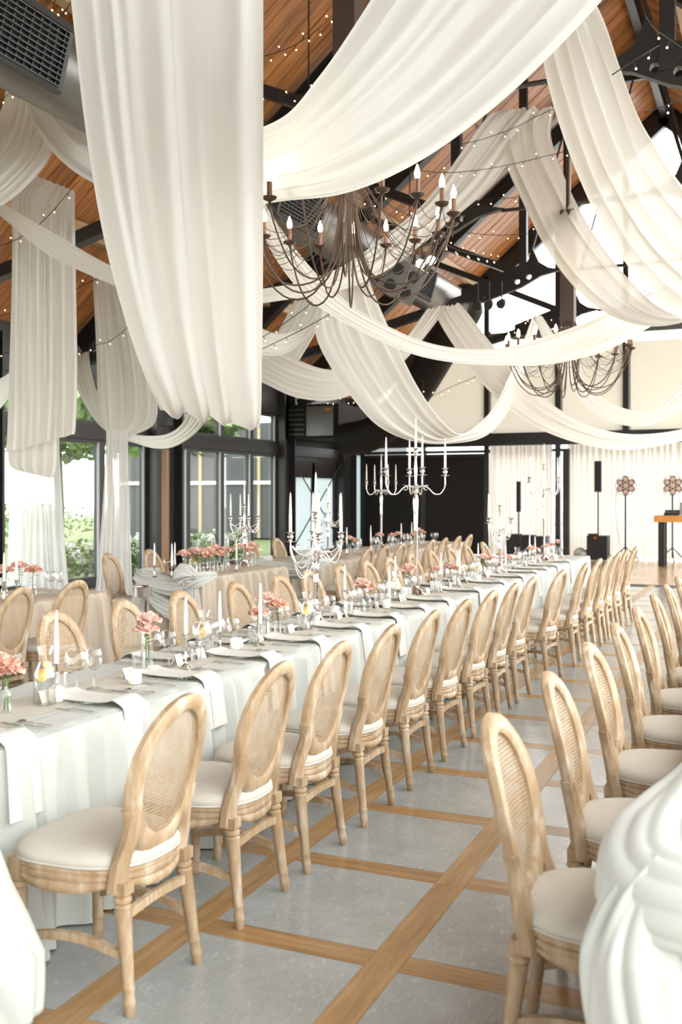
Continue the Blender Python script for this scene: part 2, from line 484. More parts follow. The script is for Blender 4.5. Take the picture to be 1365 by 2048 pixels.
for x in (-9.6, -7.5, -5.4, -3.6):
    for xx in (x, 2 * RIDGE_X - x):
        if xx > RLX: continue
        z = roof_z(xx) - .10
        obj('roof_beam', MB().bar((xx, 0.5, z), (xx, YG, z), .14, .22).mesh('roof_beam', 'purlin', False), ceiling)
obj('ridge_beam', MB().bar((RIDGE_X, .5, RIDGE_Z - .2), (RIDGE_X, YG, RIDGE_Z - .2), .16, .3).mesh('ridge_beam', 'steel', False), ceiling)

# trusses
TR = [5.6, 9.8, 14.0, 18.2, 22.4]
GX, GZ = -4.1, 5.72
def truss(y, label):
    t = thing('roof_truss', label, 'roof truss', (RIDGE_X, y, 0), 0, 'steel roof trusses across the hall')
    t['kind'] = 'structure'
    def L(x): return x - RIDGE_X
    hx = L(GX); ex = L(XL + .25)
    for s in (1, -1):
        def P(x, z): return (x * s, 0, z)
        r = MB()
        a, b = Vector(P(ex, roof_z(XL + .25) - .32)), Vector(P(0, RIDGE_Z - .34))
        r.bar(a, b, .04, .30); 
        off = Vector((-(b - a).z, 0, (b - a).x)).normalized()
        if off.z < 0: off = -off
        r.bar(a + off * .15, b + off * .15, .22, .03); r.bar(a - off * .15, b - off * .15, .22, .03)
        obj('rafter', r.mesh('rafter', 'steel', False), t)
        obj('tie_bar', MB().bar(P(ex + .1, 3.95), P(hx - .35, GZ - .14), .16, .16).mesh('tie_bar', 'steel', False), t)
        # gusset plate with a pointed inner end and drilled holes
        prof = [(-1.35, -.44), (-.95, -.47), (-.2, -.24), (.15, -.06), (.55, .02), (.30, .08), (.12, .20), (.0, .48), (-.08, .22), (-.5, .08), (-1.35, -.20)]
        holes = []
        for k in range(5):
            cx, cz = -.92 + k * .215, -.34 + k * .070
            holes.append([(cx + .05 * math.cos(q), cz + .05 * math.sin(q)) for q in [2 * math.pi * w_ / 10 for w_ in range(10)]])
        loops = [prof] + holes
        flat_pts = [p for lp in loops for p in lp]
        tris = tessellate_polygon([[Vector((p[0], p[1], 0)) for p in lp] for lp in loops])
        N_ = len(flat_pts); g = MB()
        vs = [P(hx + a_, GZ + b_) for a_, b_ in flat_pts]
        vs = [(v[0], -.05, v[2]) for v in vs] + [(v[0], .05, v[2]) for v in vs]
        fs = [tuple(t_) for t_ in tris] + [tuple(q + N_ for q in reversed(t_)) for t_ in tris]
        o_ = 0
        for lp in loops:
            n = len(lp); fs += [(o_ + q, o_ + (q + 1) % n, o_ + (q + 1) % n + N_, o_ + q + N_) for q in range(n)]; o_ += n
        g.add(vs, fs)
        gp = obj('gusset_plate', g.mesh('gusset_plate', 'steel', False), t)
        zt = roof_z(GX) - .45
        obj('strut', MB().bar(P(hx - .17, GZ - .1), P(hx - .17, zt), .14, .14).mesh('strut', 'steel', False), t)
        xa = -7.4
        obj('strut', MB().bar(P(L(xa), roof_z(xa) - .45), P(hx - .1, GZ - .05), .13, .13).mesh('strut', 'steel', False), t)
        obj('tie_rod', MB().tube([P(hx - .02, GZ + .4), P(-.15, RIDGE_Z - .6)], .022, 6).mesh('tie_rod', 'steel'), t)
    obj('collar_rod', MB().tube([(hx + .5, 0, GZ), (-hx - .5, 0, GZ)], .026, 6).mesh('collar_rod', 'steel'), t)
    obj('crown_plate', MB().add([(-.5, -.05, RIDGE_Z - .95), (.5, -.05, RIDGE_Z - .95), (.8, -.05, RIDGE_Z - .5), (0, -.05, RIDGE_Z - .2), (-.8, -.05, RIDGE_Z - .5),
                                (-.5, .05, RIDGE_Z - .95), (.5, .05, RIDGE_Z - .95), (.8, .05, RIDGE_Z - .5), (0, .05, RIDGE_Z - .2), (-.8, .05, RIDGE_Z - .5)],
                               [(0, 1, 2, 3, 4), (9, 8, 7, 6, 5), (0, 5, 6, 1), (1, 6, 7, 2), (2, 7, 8, 3), (3, 8, 9, 4), (4, 9, 5, 0)]).mesh('crown_plate', 'steel', False), t)
    return t
for i, y in enumerate(TR):
    truss(y, '%s black steel roof truss from the gable window, spanning the hall under the planks' % nth(len(TR) - 1 - i))

wb = MB().add([(XL, Y0, 0), (XR, Y0, 0), (XR, Y0, EAVE - .3), (RIDGE_X, Y0, RIDGE_Z), (XL, Y0, EAVE - .3)], [(0, 1, 2, 3, 4)])  # unseen pale back wall, added to soften light from behind the camera
obj('wall_back_added', wb.mesh('wall_back_added', simple('added_back_wall_pale', (.82, .81, .79), .9), False), kind='structure')
# ------------------------------------------------------------------ the hall: window wall
wl = obj('wall_left', MB().box(XL - .12, XL + .12, 4.0, YG, 3.62, EAVE + .1).mesh('wall_left', 'steel', False), kind='structure')
obj('transom_beam', MB().box(XL - .1, XL + .13, 4, YG, 2.64, 2.90).mesh('transom_beam', 'steel', False), wl)
def column(y0, y1):
    m = MB(); m.box(XL - .08, XL + .30, y0, y0 + .05, 0, 4.2).box(XL - .08, XL + .30, y1 - .05, y1, 0, 4.2).box(XL + .05, XL + .12, y0 + .05, y1 - .05, 0, 4.2)
    obj('column', m.mesh('column', 'steel', False), wl)
cols = [(4.0, 4.5), (9.6, 10.2), (11.55, 12.1), (16.25, 17.2), (21.75, 22.35), (25.4, 26.3)]
for c in cols: column(*c)
bays = [(4.5, 9.6, (6.2, 7.9), 0), (10.2, 11.55, (), 0), (12.1, 16.25, (14.85,), 0), (17.2, 21.75, (17.75, 19.15, 20.5), .0)]
for bi, (a, b, mul, sill) in enumerate(bays):
    w = obj('window_%d' % (bi + 1), MB().box(XL - .05, XL + .06, a, b, 0.0, .10).mesh('window_sill', 'frame', False), kind='structure')
    edges = [a] + list(mul) + [b]
    for k, (ya, yb) in enumerate(zip(edges[:-1], edges[1:])):
        for z0, z1 in ((.10, 2.64), (2.90, 3.62)):
            fr = MB()
            fw = .09
            fr.box(XL - .05, XL + .06, ya, ya + fw, z0, z1).box(XL - .05, XL + .06, yb - fw, yb, z0, z1)
            fr.box(XL - .05, XL + .06, ya + fw, yb - fw, z0, z0 + fw * .8).box(XL - .05, XL + .06, ya + fw, yb - fw, z1 - fw * .8, z1)
            f = obj('window_frame', fr.mesh('window_frame', 'frame', False), w)
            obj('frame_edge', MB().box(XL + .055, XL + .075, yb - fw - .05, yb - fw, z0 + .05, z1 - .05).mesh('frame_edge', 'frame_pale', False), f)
            obj('pane', MB().box(XL - .005, XL + .005, ya + fw, yb - fw, z0 + .07, z1 - .07).mesh('pane', 'pane', False), f)
# glazed double door with cross bracing near the gable corner
d1 = obj('door_1', MB().box(XL - .06, XL + .06, 22.35, 25.4, 2.50, 2.64).mesh('door_head', 'steel', False), kind='structure')
for ya, yb in ((22.6, 23.85), (24.0, 25.25)):
    m = MB().box(XL - .03, XL + .05, ya - .14, ya, 0, 2.5).box(XL - .03, XL + .05, yb, yb + .14, 0, 2.5).box(XL - .03, XL + .05, ya, yb, 0, .16).box(XL - .03, XL + .05, ya, yb, 2.1, 2.5)
    lf = obj('door_leaf', m.mesh('door_leaf', 'steel', False), d1)
    obj('pane', MB().box(XL - .01, XL + .01, ya, yb, .16, 2.1).mesh('pane', 'frost', False), lf)
for a, b in (((XL + .2, 22.4, 2.5), (XL + .2, 25.4, .3)), ((XL + .2, 25.4, 2.5), (XL + .2, 22.4, .3))):
    obj('brace_rod', MB().tube([a, b], .018, 6).mesh('brace_rod', 'steel'), d1)
obj('wall_panel', MB().box(XL - .1, XL + .02, 22.35, YG, 2.9, 3.7).mesh('wall_panel', 'panel_black', False), wl)

# ------------------------------------------------------------------ the hall: gable wall
POSTS = [-10.9, -9.07, -7.24, -5.30, -3.55, -1.75, 0.05, 1.85, 3.65, 5.45]
wf = obj('wall_far', MB().box(XL, XR, YG - .16, YG + .16, 2.98, 3.32).mesh('wall_far', 'steel', False), kind='structure')
for i, x in enumerate(POSTS):
    obj('post', MB().box(x - .07, x + .07, YG - .1, YG + .06, 0 if x < -4 else 2.9, roof_z(x) - .1).mesh('post', 'steel', False), wf)
    obj('post_edge', MB().box(x + .07, x + .12, YG - .08, YG - .04, 3.32, min(6.1, roof_z(x) - .15)).mesh('post_edge', simple('post_edge_grey', (.35, .34, .31), .5), False), wf)
obj('rail', MB().box(XL, XR, YG - .05, YG + .05, 2.80, 2.88).mesh('rail', 'steel', False), wf)
obj('rail', MB().box(-7.3, XR, YG - .09, YG + .05, 5.85, 6.05).mesh('rail', simple('rail_grey', (.14, .14, .13), .5), False), wf)
for z in (7.6, 9.3):
    x0 = XL + (z + .4 - EAVE) / PITCH
    obj('rail', MB().box(x0, 2 * RIDGE_X - x0, YG - .03, YG + .03, z, z + .05).mesh('rail', 'frame', False), wf)
for s in (-1, 1):
    a = Vector((RIDGE_X + s * (RIDGE_X - XL), YG, EAVE - .25)); b = Vector((RIDGE_X, YG, RIDGE_Z - .25))
    obj('verge_beam', MB().bar(a, b, .2, .5).mesh('verge_beam', 'steel', False), wf)
for x0, x1 in zip(POSTS[:-1], POSTS[1:]):
    zt0, zt1 = roof_z(x0 + .07) - .3, roof_z(x1 - .07) - .3
    zb = 3.32
    obj('pane', MB().add([(x0 + .07, YG + .02, zb), (x1 - .07, YG + .02, zb), (x1 - .07, YG + .02, zt1), (x0 + .07, YG + .02, zt0)], [(0, 1, 2, 3)]).mesh('pane', 'pane', False), wf)
    top = min(5.62, min(zt0, zt1) - .1)
    bl = MB(); nseg = 6
    bl.box(x0 + .07, x1 - .07, YG - .02, YG - .012, zb, top)
    obj('roller_blind', bl.mesh('roller_blind', 'blind', False), wf)
# dark panels left of the stage
for x0, x1 in ((-10.83, -9.14), (-9.0, -7.31)):
    p = obj('dark_panel', MB().box(x0, x1, YG - .09, YG - .03, .02, 2.78).mesh('dark_panel', 'panel_black', False), wf)
    obj('panel_rail', MB().box(x0, x1, YG - .12, YG - .09, 2.70, 2.78).mesh('panel_rail', 'steel', False), p)
obj('pane', MB().box(XL + .1, -10.97, YG - .02, YG, .1, 2.8).mesh('pane', 'frost', False), wf)
obj('corner_post', MB().box(XL - .1, XL + .12, YG - .12, YG + .1, 0, 5).mesh('corner_post', 'steel', False), wf)

def wavy_sheet(x0, x1, y, z0, z1, folds, amp, seed, nz=3):
    rng = random.Random(seed); n = folds * 8
    pz = zigzag(rng, folds, n + 1); m = MB(); vs = []; fs = []
    for j in range(nz + 1):
        t = j / nz
        for i in range(n + 1):
            vs.append((x0 + (x1 - x0) * i / n, y + amp * pz[i] * (0.6 + .4 * (1 - t)), z0 + (z1 - z0) * t))
    for j in range(nz):
        for i in range(n):
            a = j * (n + 1) + i
            fs.append((a, a + 1, a + n + 2, a + n + 1))
    return m.add(vs, fs)
tag(obj('stage_curtain', wavy_sheet(-7.1, -5.42, YG - .22, .03, 2.97, 14, .035, 5).mesh('stage_curtain', 'stage_curtain', True, 0)),
    'narrow cream curtain hanging between the dark panels and the black post', 'curtain', 'cream curtains along the gable wall')
tag(obj('stage_curtain', wavy_sheet(-5.0, 3.6, YG - .30, .03, 2.97, 60, .04, 6).mesh('stage_curtain', 'stage_curtain', True, 0)),
    'wide cream curtain hanging behind the loudspeakers and flower lamps', 'curtain', 'cream curtains along the gable wall')
obj('post', MB().box(-5.08, -4.92, YG - .55, YG - .38, 0, 2.85).mesh('post', 'steel', False), wf)

# ------------------------------------------------------------------ chairs
def make_chair_kind():
    parts = []
    def outline(n, grow=0.0, y_c=0.0):
        pts = []
        for k in range(n):
            a = 2 * math.pi * k / n
            c, s = math.cos(a), math.sin(a)
            e = 0.55 if s > 0 else 0.8
            x = math.copysign(abs(c) ** e, c); y = math.copysign(abs(s) ** e, s)
            hw = 0.232 + 0.022 * y + grow
            yy = y * (0.235 + grow) + .01 + (0.012 * (1 - x * x) if y > 0 else 0)
            pts.append((x * hw, yy))
        return pts
    N = 40
    # seat cushion
    rings = []
    for g, z in ((-.02, .440), (.004, .447), (.010, .462), (.004, .480), (-.02, .494), (-.06, .503), (-.12, .509), (-.18, .511)):
        rings.append([(x, y, z) for x, y in outline(N, g)])
    seat = MB().loft(rings).mesh('seat', 'linen', True, 60)
    parts.append(('seat', seat, None))
    pip = MB().tube([(x, y, .449) for x, y in outline(N, .007)], .005, 5, closed=True).mesh('piping', simple('linen_piping', (.60, .56, .50), .9), True, 0)
    parts.append(('piping', pip, 0))
    # moulded seat frame, serpentine lower edge
    rings = []
    for g, z, sc in ((-.03, .372, 1), (.0, .372, 1), (.006, .380, .9), (.006, .393, .6), (.0, .398, .5), (.0, .402, .4), (.007, .407, .3), (.007, .420, 0), (.001, .424, 0), (.001, .428, 0), (.008, .432, 0), (.008, .443, 0), (-.03, .444, 0)):
        ring = []
        for k, (x, y) in enumerate(outline(N, g)):
            a = 2 * math.pi * k / N
            ring.append((x, y, z - sc * .012 * math.cos(4 * a)))
        rings.append(ring)
    parts.append(('seat_frame', MB().loft(rings).mesh('seat_frame', 'chair_wood', True, 50), None))
    # legs
    prof = [(r * 1.12, z) for r, z in [(.012, .0), (.015, .004), (.0165, .03), (.0185, .036), (.0185, .046), (.0165, .052), (.0165, .075), (.019, .082), (.0185, .090), (.0175, .10),
            (.0245, .325), (.025, .333), (.019, .340), (.0265, .348), (.0265, .358), (.021, .364), (.027, .372), (.027, .376)]]
    def leg(x, y, dx, dy, back):
        m = MB(); m.lathe(prof, 16, (0, 0, 0), True, .10, (.095, .33))
        vs = []
        for (vx, vy, vz) in m.v:
            t = 1 - vz / .376
            vs.append((vx + x + dx * t, vy + y + dy * t, vz))
        m.v = vs
        w = .029
        if back: m.box(x - .027, x + .027, y - .027, y + .027, .370, .41)
        else: m.box(x - w, x + w, y - w, y + w, .372, .446)
        return m.mesh('leg', 'chair_wood', True, 40)
    for sgn in (-1, 1):
        parts.append(('leg', leg(sgn * .205, .205, sgn * .002, .004, False), None))
    for sgn in (-1, 1):
        parts.append(('leg', leg(sgn * .172, -.188, sgn * .022, -.048, True), None))
    # oval back frame, tilted, with the two curved posts
    def tilt(x, z, dy=0.0):
        t = (z - .44)
        return (x, -.195 - .20 * t - .06 * t * t + dy + .028 * (x / .20) ** 2, z)
    m = MB(); K = 48; rings = []
    for k in range(K):
        a = 2 * math.pi * k / K
        rx, rz_ = .172, .238
        x = rx * math.sin(a) * (1 + .05 * math.cos(a)); z = .722 + rz_ * math.cos(a)
        nx, nz = math.sin(a), math.cos(a)
        ring = []
        wid, th = .028, .021
        if math.cos(a) < -.75: wid += .012 * (-.75 - math.cos(a)) / .25
        for (u, v) in ((-1, -.6), (-.6, -1), (.55, -1), (1, -.5), (1, .5), (.55, 1), (.1, .8), (-.2, 1), (-.6, 1), (-1, .6)):
            ring.append(tilt(x + nx * u * wid, z + nz * u * wid, v * th))
        rings.append(ring)
    n0 = 0
    m.loft(rings + [rings[0]], True, False)
    for s in (-1, 1):
        path = [tilt(s * .172, .374, -.004), tilt(s * .172, .43, .0), tilt(s * .168, .48), tilt(s * .152, .535), tilt(s * .150, .585), tilt(s * .172, .64)]
        path = spline(path, 14)
        rr = []
        for i, p in enumerate(path):
            w = .031 - .006 * i / 13; d = .029 - .006 * i / 13
            rr.append([(p[0] + w * math.cos(q) * (1 + .25 * abs(math.sin(2 * q))), p[1] + d * math.sin(q) * (1 + .25 * abs(math.sin(2 * q))), p[2]) for q in [2 * math.pi * j / 8 + math.pi / 8 for j in range(8)]])
        m.loft(rr)
    # lobe under the oval
    rr = []
    for i in range(9):
        u = -1 + i / 4.0
        x = u * .135; zc = .500 + .055 * u * u; h = .020 * (1 - .6 * u * u)
        rr.append([tilt(x, zc + h * b, .016 * a_) for a_, b in ((-1, -1), (1, -1), (1, 1), (-1, 1))])
    m.loft(rr)
    parts.append(('back_frame', m.mesh('back_frame', 'chair_wood', True, 45), None))
    bf = len(parts) - 1
    # cane: woven strands inside the oval
    m = MB(); pitch = .0125
    def inside(x, z): return (x / .152) ** 2 + ((z - .722) / .216) ** 2 < 1
    def strand(p, q, w, dy):
        d = Vector((q[0] - p[0], 0, q[1] - p[1])); L = d.length
        if L < .01: return
        d.normalize(); nrm = Vector((-d.z, 0, d.x)) * (w / 2)
        k = max(2, int(L / .06)); vs = []
        for i in range(k + 1):
            x = p[0] + (q[0] - p[0]) * i / k; z = p[1] + (q[1] - p[1]) * i / k
            for s in (-1, 1):
                vs.append(tilt(x + nrm.x * s, z + nrm.z * s, dy))
        m.add(vs, [(2 * i, 2 * i + 1, 2 * i + 3, 2 * i + 2) for i in range(k)])
    i = -15
    while i <= 15:
        x = i * pitch; h2 = 1 - (x / .152) ** 2
        if h2 > 0:
            h = .216 * math.sqrt(h2); strand((x, .722 - h), (x, .722 + h), .0036, .001)
        i += 1
    for i in range(-17, 18):
        z = i * pitch; h2 = 1 - (z / .216) ** 2
        if h2 > 0:
            h = .152 * math.sqrt(h2); strand((-h, .722 + z), (h, .722 + z), .0036, -.001)
    for sgn in (1, -1):
        for i in range(-21, 22):
            c = (i + .5) * pitch            # line z' = sgn*x + c
            A = 1 / .152 ** 2 + 1 / .216 ** 2; B = 2 * sgn * c / .216 ** 2; C = c * c / .216 ** 2 - 1
            D = B * B - 4 * A * C
            if D > 0:
                xa, xb = (-B - math.sqrt(D)) / (2 * A), (-B + math.sqrt(D)) / (2 * A)
                strand((xa, .722 + sgn * xa + c), (xb, .722 + sgn * xb + c), .0019, .002 * sgn)
    parts.append(('cane_panel', m.mesh('cane_panel', 'cane', False), None))
    # stretchers
    def arch(a, b, rise, w=.022, h=.028):
        a, b = Vector(a), Vector(b); rr = []
        for i in range(9):
            t = i / 8; p = a.lerp(b, t); p.z += rise * math.sin(math.pi * t)
            d = (b - a).normalized(); s = Vector((-d.y, d.x, 0)) * (w / 2)
            rr.append([p - s + Vector((0, 0, -h / 2)), p + s + Vector((0, 0, -h / 2)), p + s + Vector((0, 0, h / 2)), p - s + Vector((0, 0, h / 2))])
        return MB().loft(rr).mesh('stretcher', 'chair_wood', False)
    for s in (-1, 1):
        parts.append(('stretcher', arch((s * .206, .20, .175), (s * .183, -.212, .175), .035), None))
    parts.append(('stretcher', arch((-.178, -.200, .30), (.178, -.200, .30), .012, .02, .03), None))
    return Kind('dining_chair', 'chair', parts)
CHAIR = make_chair_kind()
CH_X_FEET = -.236
# aisle side of the long centre table
tops = [(385, 0), (575, 0), (690, 0), (795, 0), (873, 0), (940, 0), (993, 0), (1035, 0), (1072, 0)]
Ys = [2.81, 3.50, 4.10, 4.75, 5.42, 6.08, 6.73, 7.34, 7.96, 8.87, 9.79, 10.56, 11.25, 11.80, 12.40, 13.20]
Xs = [-2.10] * 9 + [-2.03, -2.0, -1.99, -1.98, -1.97, -1.96, -1.95]
rng = random.Random(3)
AISLE_SEATS = list(Ys)
for i, (x, y) in enumerate(zip(Xs, Ys)):
    extra = ' drawn slightly out' if i == 9 else ''
    CHAIR.make((x, y, 0), R(90 + rng.uniform(-2, 2) - (5 if i == 9 else 0)), '%s cane-back oak chair%s from near end, aisle side of long centre table' % (nth(i), extra), 'chairs on the aisle side of the long centre table')
WX = -3.46
wpx = [110, 248, 362, 473, 560, 617, 681, 735, 779, 823, 864, 901, 934, 968]
WINDOW_SEATS = [y_on(p, WX - .30) for p in wpx]
for i, y in enumerate(WINDOW_SEATS):
    CHAIR.make((WX, y, 0), R(-90 + rng.uniform(-2, 2)), '%s cane-back oak chair from the near end, window side of the long centre table' % nth(i), 'chairs on the window side of the long centre table')
for i, y in enumerate([2.92, 3.70, 4.50, 5.26, 6.05, 6.88, 7.66, 8.45]):
    CHAIR.make((-.465 + .008 * i, y, 0), R(-90 + rng.uniform(-2, 2)), '%s cane-back oak chair from the near end, at the table across the aisle' % nth(i), 'chairs at the table across the aisle')
for i, (x, y) in enumerate(((-5.28, 5.62), (-5.27, 6.26))):
    CHAIR.make((x, y, 0), R(90 + (3, -4)[i]), '%s cane-back chair seen from behind at the window-side table with three vases' % ('nearer', 'farther')[i], 'chairs at the nearest window-side table')
for i, (x, y) in enumerate(((-6.62, 9.30), (-6.66, 10.15))):
    CHAIR.make((x, y, 0), R(-90 + (8, 2)[i]), ('light cane-back chair beside the near end of the short window-side table', 'cane-back chair behind the short window-side table, beyond its lone taper')[i], 'chairs at the short window-side table')
for i, px in enumerate([737, 770, 803, 828, 863, 889, 916, 939]):
    CHAIR.make((-4.98, y_on(px, -4.69), 0), R(90), '%s cane-back chair from the near end, aisle side of the far window-side table' % nth(i), 'chairs on the aisle side of the far table')
for i, y in enumerate((12.75, 13.6)):
    CHAIR.make((-6.72, y, 0), R(-90), ('nearer', 'farther')[i] + ' cane-back chair behind the far window-side table, towards the windows', 'chairs on the window side of the far table')

# ------------------------------------------------------------------ tables and cloths
def table(x0, x1, y0, y1, where, h=.74):
    t = thing('banquet_table', 'narrow banquet table hidden under the cloth of the ' + where, 'table', ((x0 + x1) / 2, (y0 + y1) / 2, 0), 0)
    w, l = (x1 - x0) / 2 - .03, (y1 - y0) / 2 - .03
    obj('tabletop', MB().box(-w, w, -l, l, h - .03, h).mesh('tabletop', 'bench_wood', False), t)
    for sx_ in (-1, 1):
        for sy_ in (-1, 1):
            obj('leg', MB().box(sx_ * (w - .08) - .03, sx_ * (w - .08) + .03, sy_ * (l - .1) - .03, sy_ * (l - .1) + .03, 0, h - .03).mesh('leg', 'bench_wood', False), t)
    return t

def tablecloth(x0, x1, y0, y1, seed, m, label, fold_len=.20, amp=.035, flare=.05, top=.757, ragged=True, step=.018, hem=None):
    rng = random.Random(seed)
    # perimeter of the table top with rounded corners
    r = .03; per = []
    def seg(a, b):
        L = math.hypot(b[0] - a[0], b[1] - a[1]); k = max(2, int(L / step))
        return [(a[0] + (b[0] - a[0]) * i / k, a[1] + (b[1] - a[1]) * i / k) for i in range(k)]
    cs = [(x1, y0), (x1, y1), (x0, y1), (x0, y0)]
    for i in range(4):
        per += seg(cs[i], cs[(i + 1) % 4])
    n = len(per)
    P = np.array(per)
    nx_ = np.zeros((n, 2))
    for i in range(n):
        t = P[(i + 1) % n] - P[i - 1]; L = np.linalg.norm(t); t = t / L
        nx_[i] = (t[1], -t[0])
    for _ in range(6): nx_ = (np.roll(nx_, 1, 0) + nx_ + np.roll(nx_, -1, 0)) / 3
    k = max(4, int(2 * (x1 - x0 + y1 - y0) / fold_len))
    z1 = zigzag(rng, k, n); z2 = zigzag(rng, int(k * .7), n); z3 = zigzag(rng, k * 2, n)
    w = np.minimum(1, np.minimum(np.arange(n), n - 1 - np.arange(n)) / 12.0)
    z1, z2, z3 = [np.sign(q) * np.abs(q) ** .65 * w for q in (z1, z2, z3)]
    slow = zigzag(rng, max(2, k // 6), n) * w
    rows = []
    for off, wv in ((-.20, 0), (-.14, .25), (-.09, .6), (-.05, .9), (-.02, 1.0)):
        rows.append([(P[i][0] + nx_[i][0] * off, P[i][1] + nx_[i][1] * off, top + (.002 + .0055 * (z1[i] * .7 + z2[i] * .6)) * wv) for i in range(n)])
    drop = top - .012
    for t in (0, .008, .025, .06, .12, .22, .36, .52, .68, .84, 1.0):
        a = min(1, t * 16) * .5 + .5 * t if t > 0 else 0
        row = []
        for i in range(n):
            s = a * amp * (z1[i] * (1 - .4 * t) + z2[i] * .8 * t + .65 * z3[i] * (1 - .8 * t)) + .004 * min(1, t * 40)
            o = s + flare * t * (1 + .6 * slow[i])
            o = max(o, -.02)
            zz = top - t * drop - (.006 if t == 0 else 0)
            if t == 1.0: zz = .006 + .004 * abs(z2[i])
            row.append((P[i][0] + nx_[i][0] * o, P[i][1] + nx_[i][1] * o, zz))
        rows.append(row)
    mb = MB()
    mb.loft(rows, True, False)
    mb.f = [tuple(reversed(f)) for f in mb.f]
    ia = .195
    mb.add([(x0 + ia, y0 + ia, top + .0019), (x1 - ia, y0 + ia, top + .0019), (x1 - ia, y1 - ia, top + .0019), (x0 + ia, y1 - ia, top + .0019)], [(0, 1, 2, 3)])
    o = obj('tablecloth', mb.mesh('tablecloth', m, True, 55))
    tag(o, label, 'tablecloth')
    return o

TX0, TX1, TY0, TY1 = -3.24, -2.48, 2.30, 14.75
table(TX0, TX1, TY0, TY1, 'long centre table')
tablecloth(TX0, TX1, TY0, TY1, 11, 'table_cloth', 'pale sage tablecloth falling in folds to the floor on the long centre table', .17, .055, .055)
RX0, RX1, RY0, RY1 = -.26, .62, 2.25, 10.0
table(RX0, RX1, RY0, RY1, 'table across the aisle')
tablecloth(RX0, RX1, RY0, RY1, 12, 'gather', 'white tablecloth on the table across the aisle, at the edge of the picture', .25, .03, .02)
AX0, AX1, AY0, AY1 = -6.55, -5.66, 2.5, 7.55
table(AX0, AX1, AY0, AY1, 'nearest window-side table')
tablecloth(AX0, AX1, AY0, AY1, 13, 'satin', 'champagne tablecloth on the nearest window-side table, behind two cane chairs', .20, .08, .06)
BX0, BX1, BY0, BY1 = -6.45, -5.62, 9.15, 11.1
table(BX0, BX1, BY0, BY1, 'short window-side table')
tablecloth(BX0, BX1, BY0, BY1, 14, 'satin', 'champagne pleated tablecloth under the long row of salmon roses', .19, .085, .07, step=.012)
CX0, CX1, CY0, CY1 = -6.45, -5.40, 11.7, 18.2
table(CX0, CX1, CY0, CY1, 'far window-side table')
tablecloth(CX0, CX1, CY0, CY1, 15, 'satin', 'champagne tablecloth on the far window-side table before the dark panels', .19, .08, .06)

def gather(path, rad, folds, depth, twist, seed, n=60, seg=96, squash=1.0, lump=.25):
    """Bunched cloth: a tube along a path whose cross-section is pleated, the pleats twisting along it."""
    rng = random.Random(seed)
    P = spline(path, n); Rr = np.interp(np.linspace(0, 1, n), np.linspace(0, 1, len(rad)), rad)
    ph = [rng.uniform(0, 6.28) for _ in range(6)]
    mb = MB(); rings = []; ref = None
    for i in range(n):
        t = Vector(P[min(i + 1, n - 1)] - P[max(i - 1, 0)]).normalized()
        if ref is None:
            ref = t.cross(Vector((0, 0, 1)))
            if ref.length < .1: ref = t.cross(Vector((1, 0, 0)))
        ref = (ref - t * ref.dot(t)).normalized(); b = t.cross(ref)
        u = i / (n - 1); ring = []
        for k in range(seg):
            a = 2 * math.pi * k / seg
            f = 2 * abs(math.sin(.5 * folds * a + twist * u * 3.14 + ph[0] + 1.1 * math.sin(2 * a + ph[1] + 5 * u) + .45 * math.sin(5 * a + 9 * u + ph[5]))) - 1.2
            g = 2 * abs(math.sin(.5 * (folds + 5) * a - twist * 2 * u + ph[2] + 1.2 * math.sin(3 * a - 6 * u))) - 1.2
            h = math.sin(2 * a + 4 * u + ph[3])
            edge_ = min(1, 6 * u + .2)
            r = Rr[i] * (1 + depth * f * .9 + depth * .45 * g + lump * .5 * h + lump * .4 * math.sin(9 * u + ph[4] + a))
            q = Vector(P[i]) + ref * (math.cos(a) * r) + b * (math.sin(a) * r * squash)
            q.z = max(q.z, .008)
            ring.append(q)
        rings.append(ring)
    return mb.loft(rings, True, True)
# gathered overlay tied to the near corner of the table across the aisle
g = gather([(.55, 2.20, .78), (.20, 2.22, .77), (-.10, 2.25, .76), (-.22, 2.30, .76), (-.24, 2.42, .78), (-.21, 2.70, .79), (-.17, 3.3, .79), (-.17, 3.9, .77)], [.07, .10, .12, .13, .12, .10, .09, .04], 6, .085, .12, 4, 90, 150, .9, .20)
g2 = gather([(-.20, 2.30, .83), (-.26, 2.26, .70), (-.265, 2.25, .52), (-.25, 2.24, .25), (-.24, 2.24, .02)], [.07, .125, .120, .145, .18], 7, .10, .08, 9, 70, 150, 1.0, .14)
g.add(g2.v, g2.f)
tag(obj('gathered_overlay', g.mesh('gathered_overlay', 'gather', True, 0)), 'white cloth overlay bunched into a soft knot on the table corner across the aisle', 'cloth overlay')
# trailing cloth at the near end of the long table
g = gather([(-2.42, 2.34, .745), (-2.34, 2.32, .60), (-2.30, 2.32, .40), (-2.28, 2.32, .18), (-2.26, 2.33, .03)], [.06, .115, .165, .225, .20], 5, .10, .15, 21, 50, 110, 1.0, .06)
tag(obj('gathered_overlay', g.mesh('gathered_overlay', 'table_cloth', True, 0)), 'pale cloth tail trailing to the floor at the near end of the long centre table', 'cloth overlay')
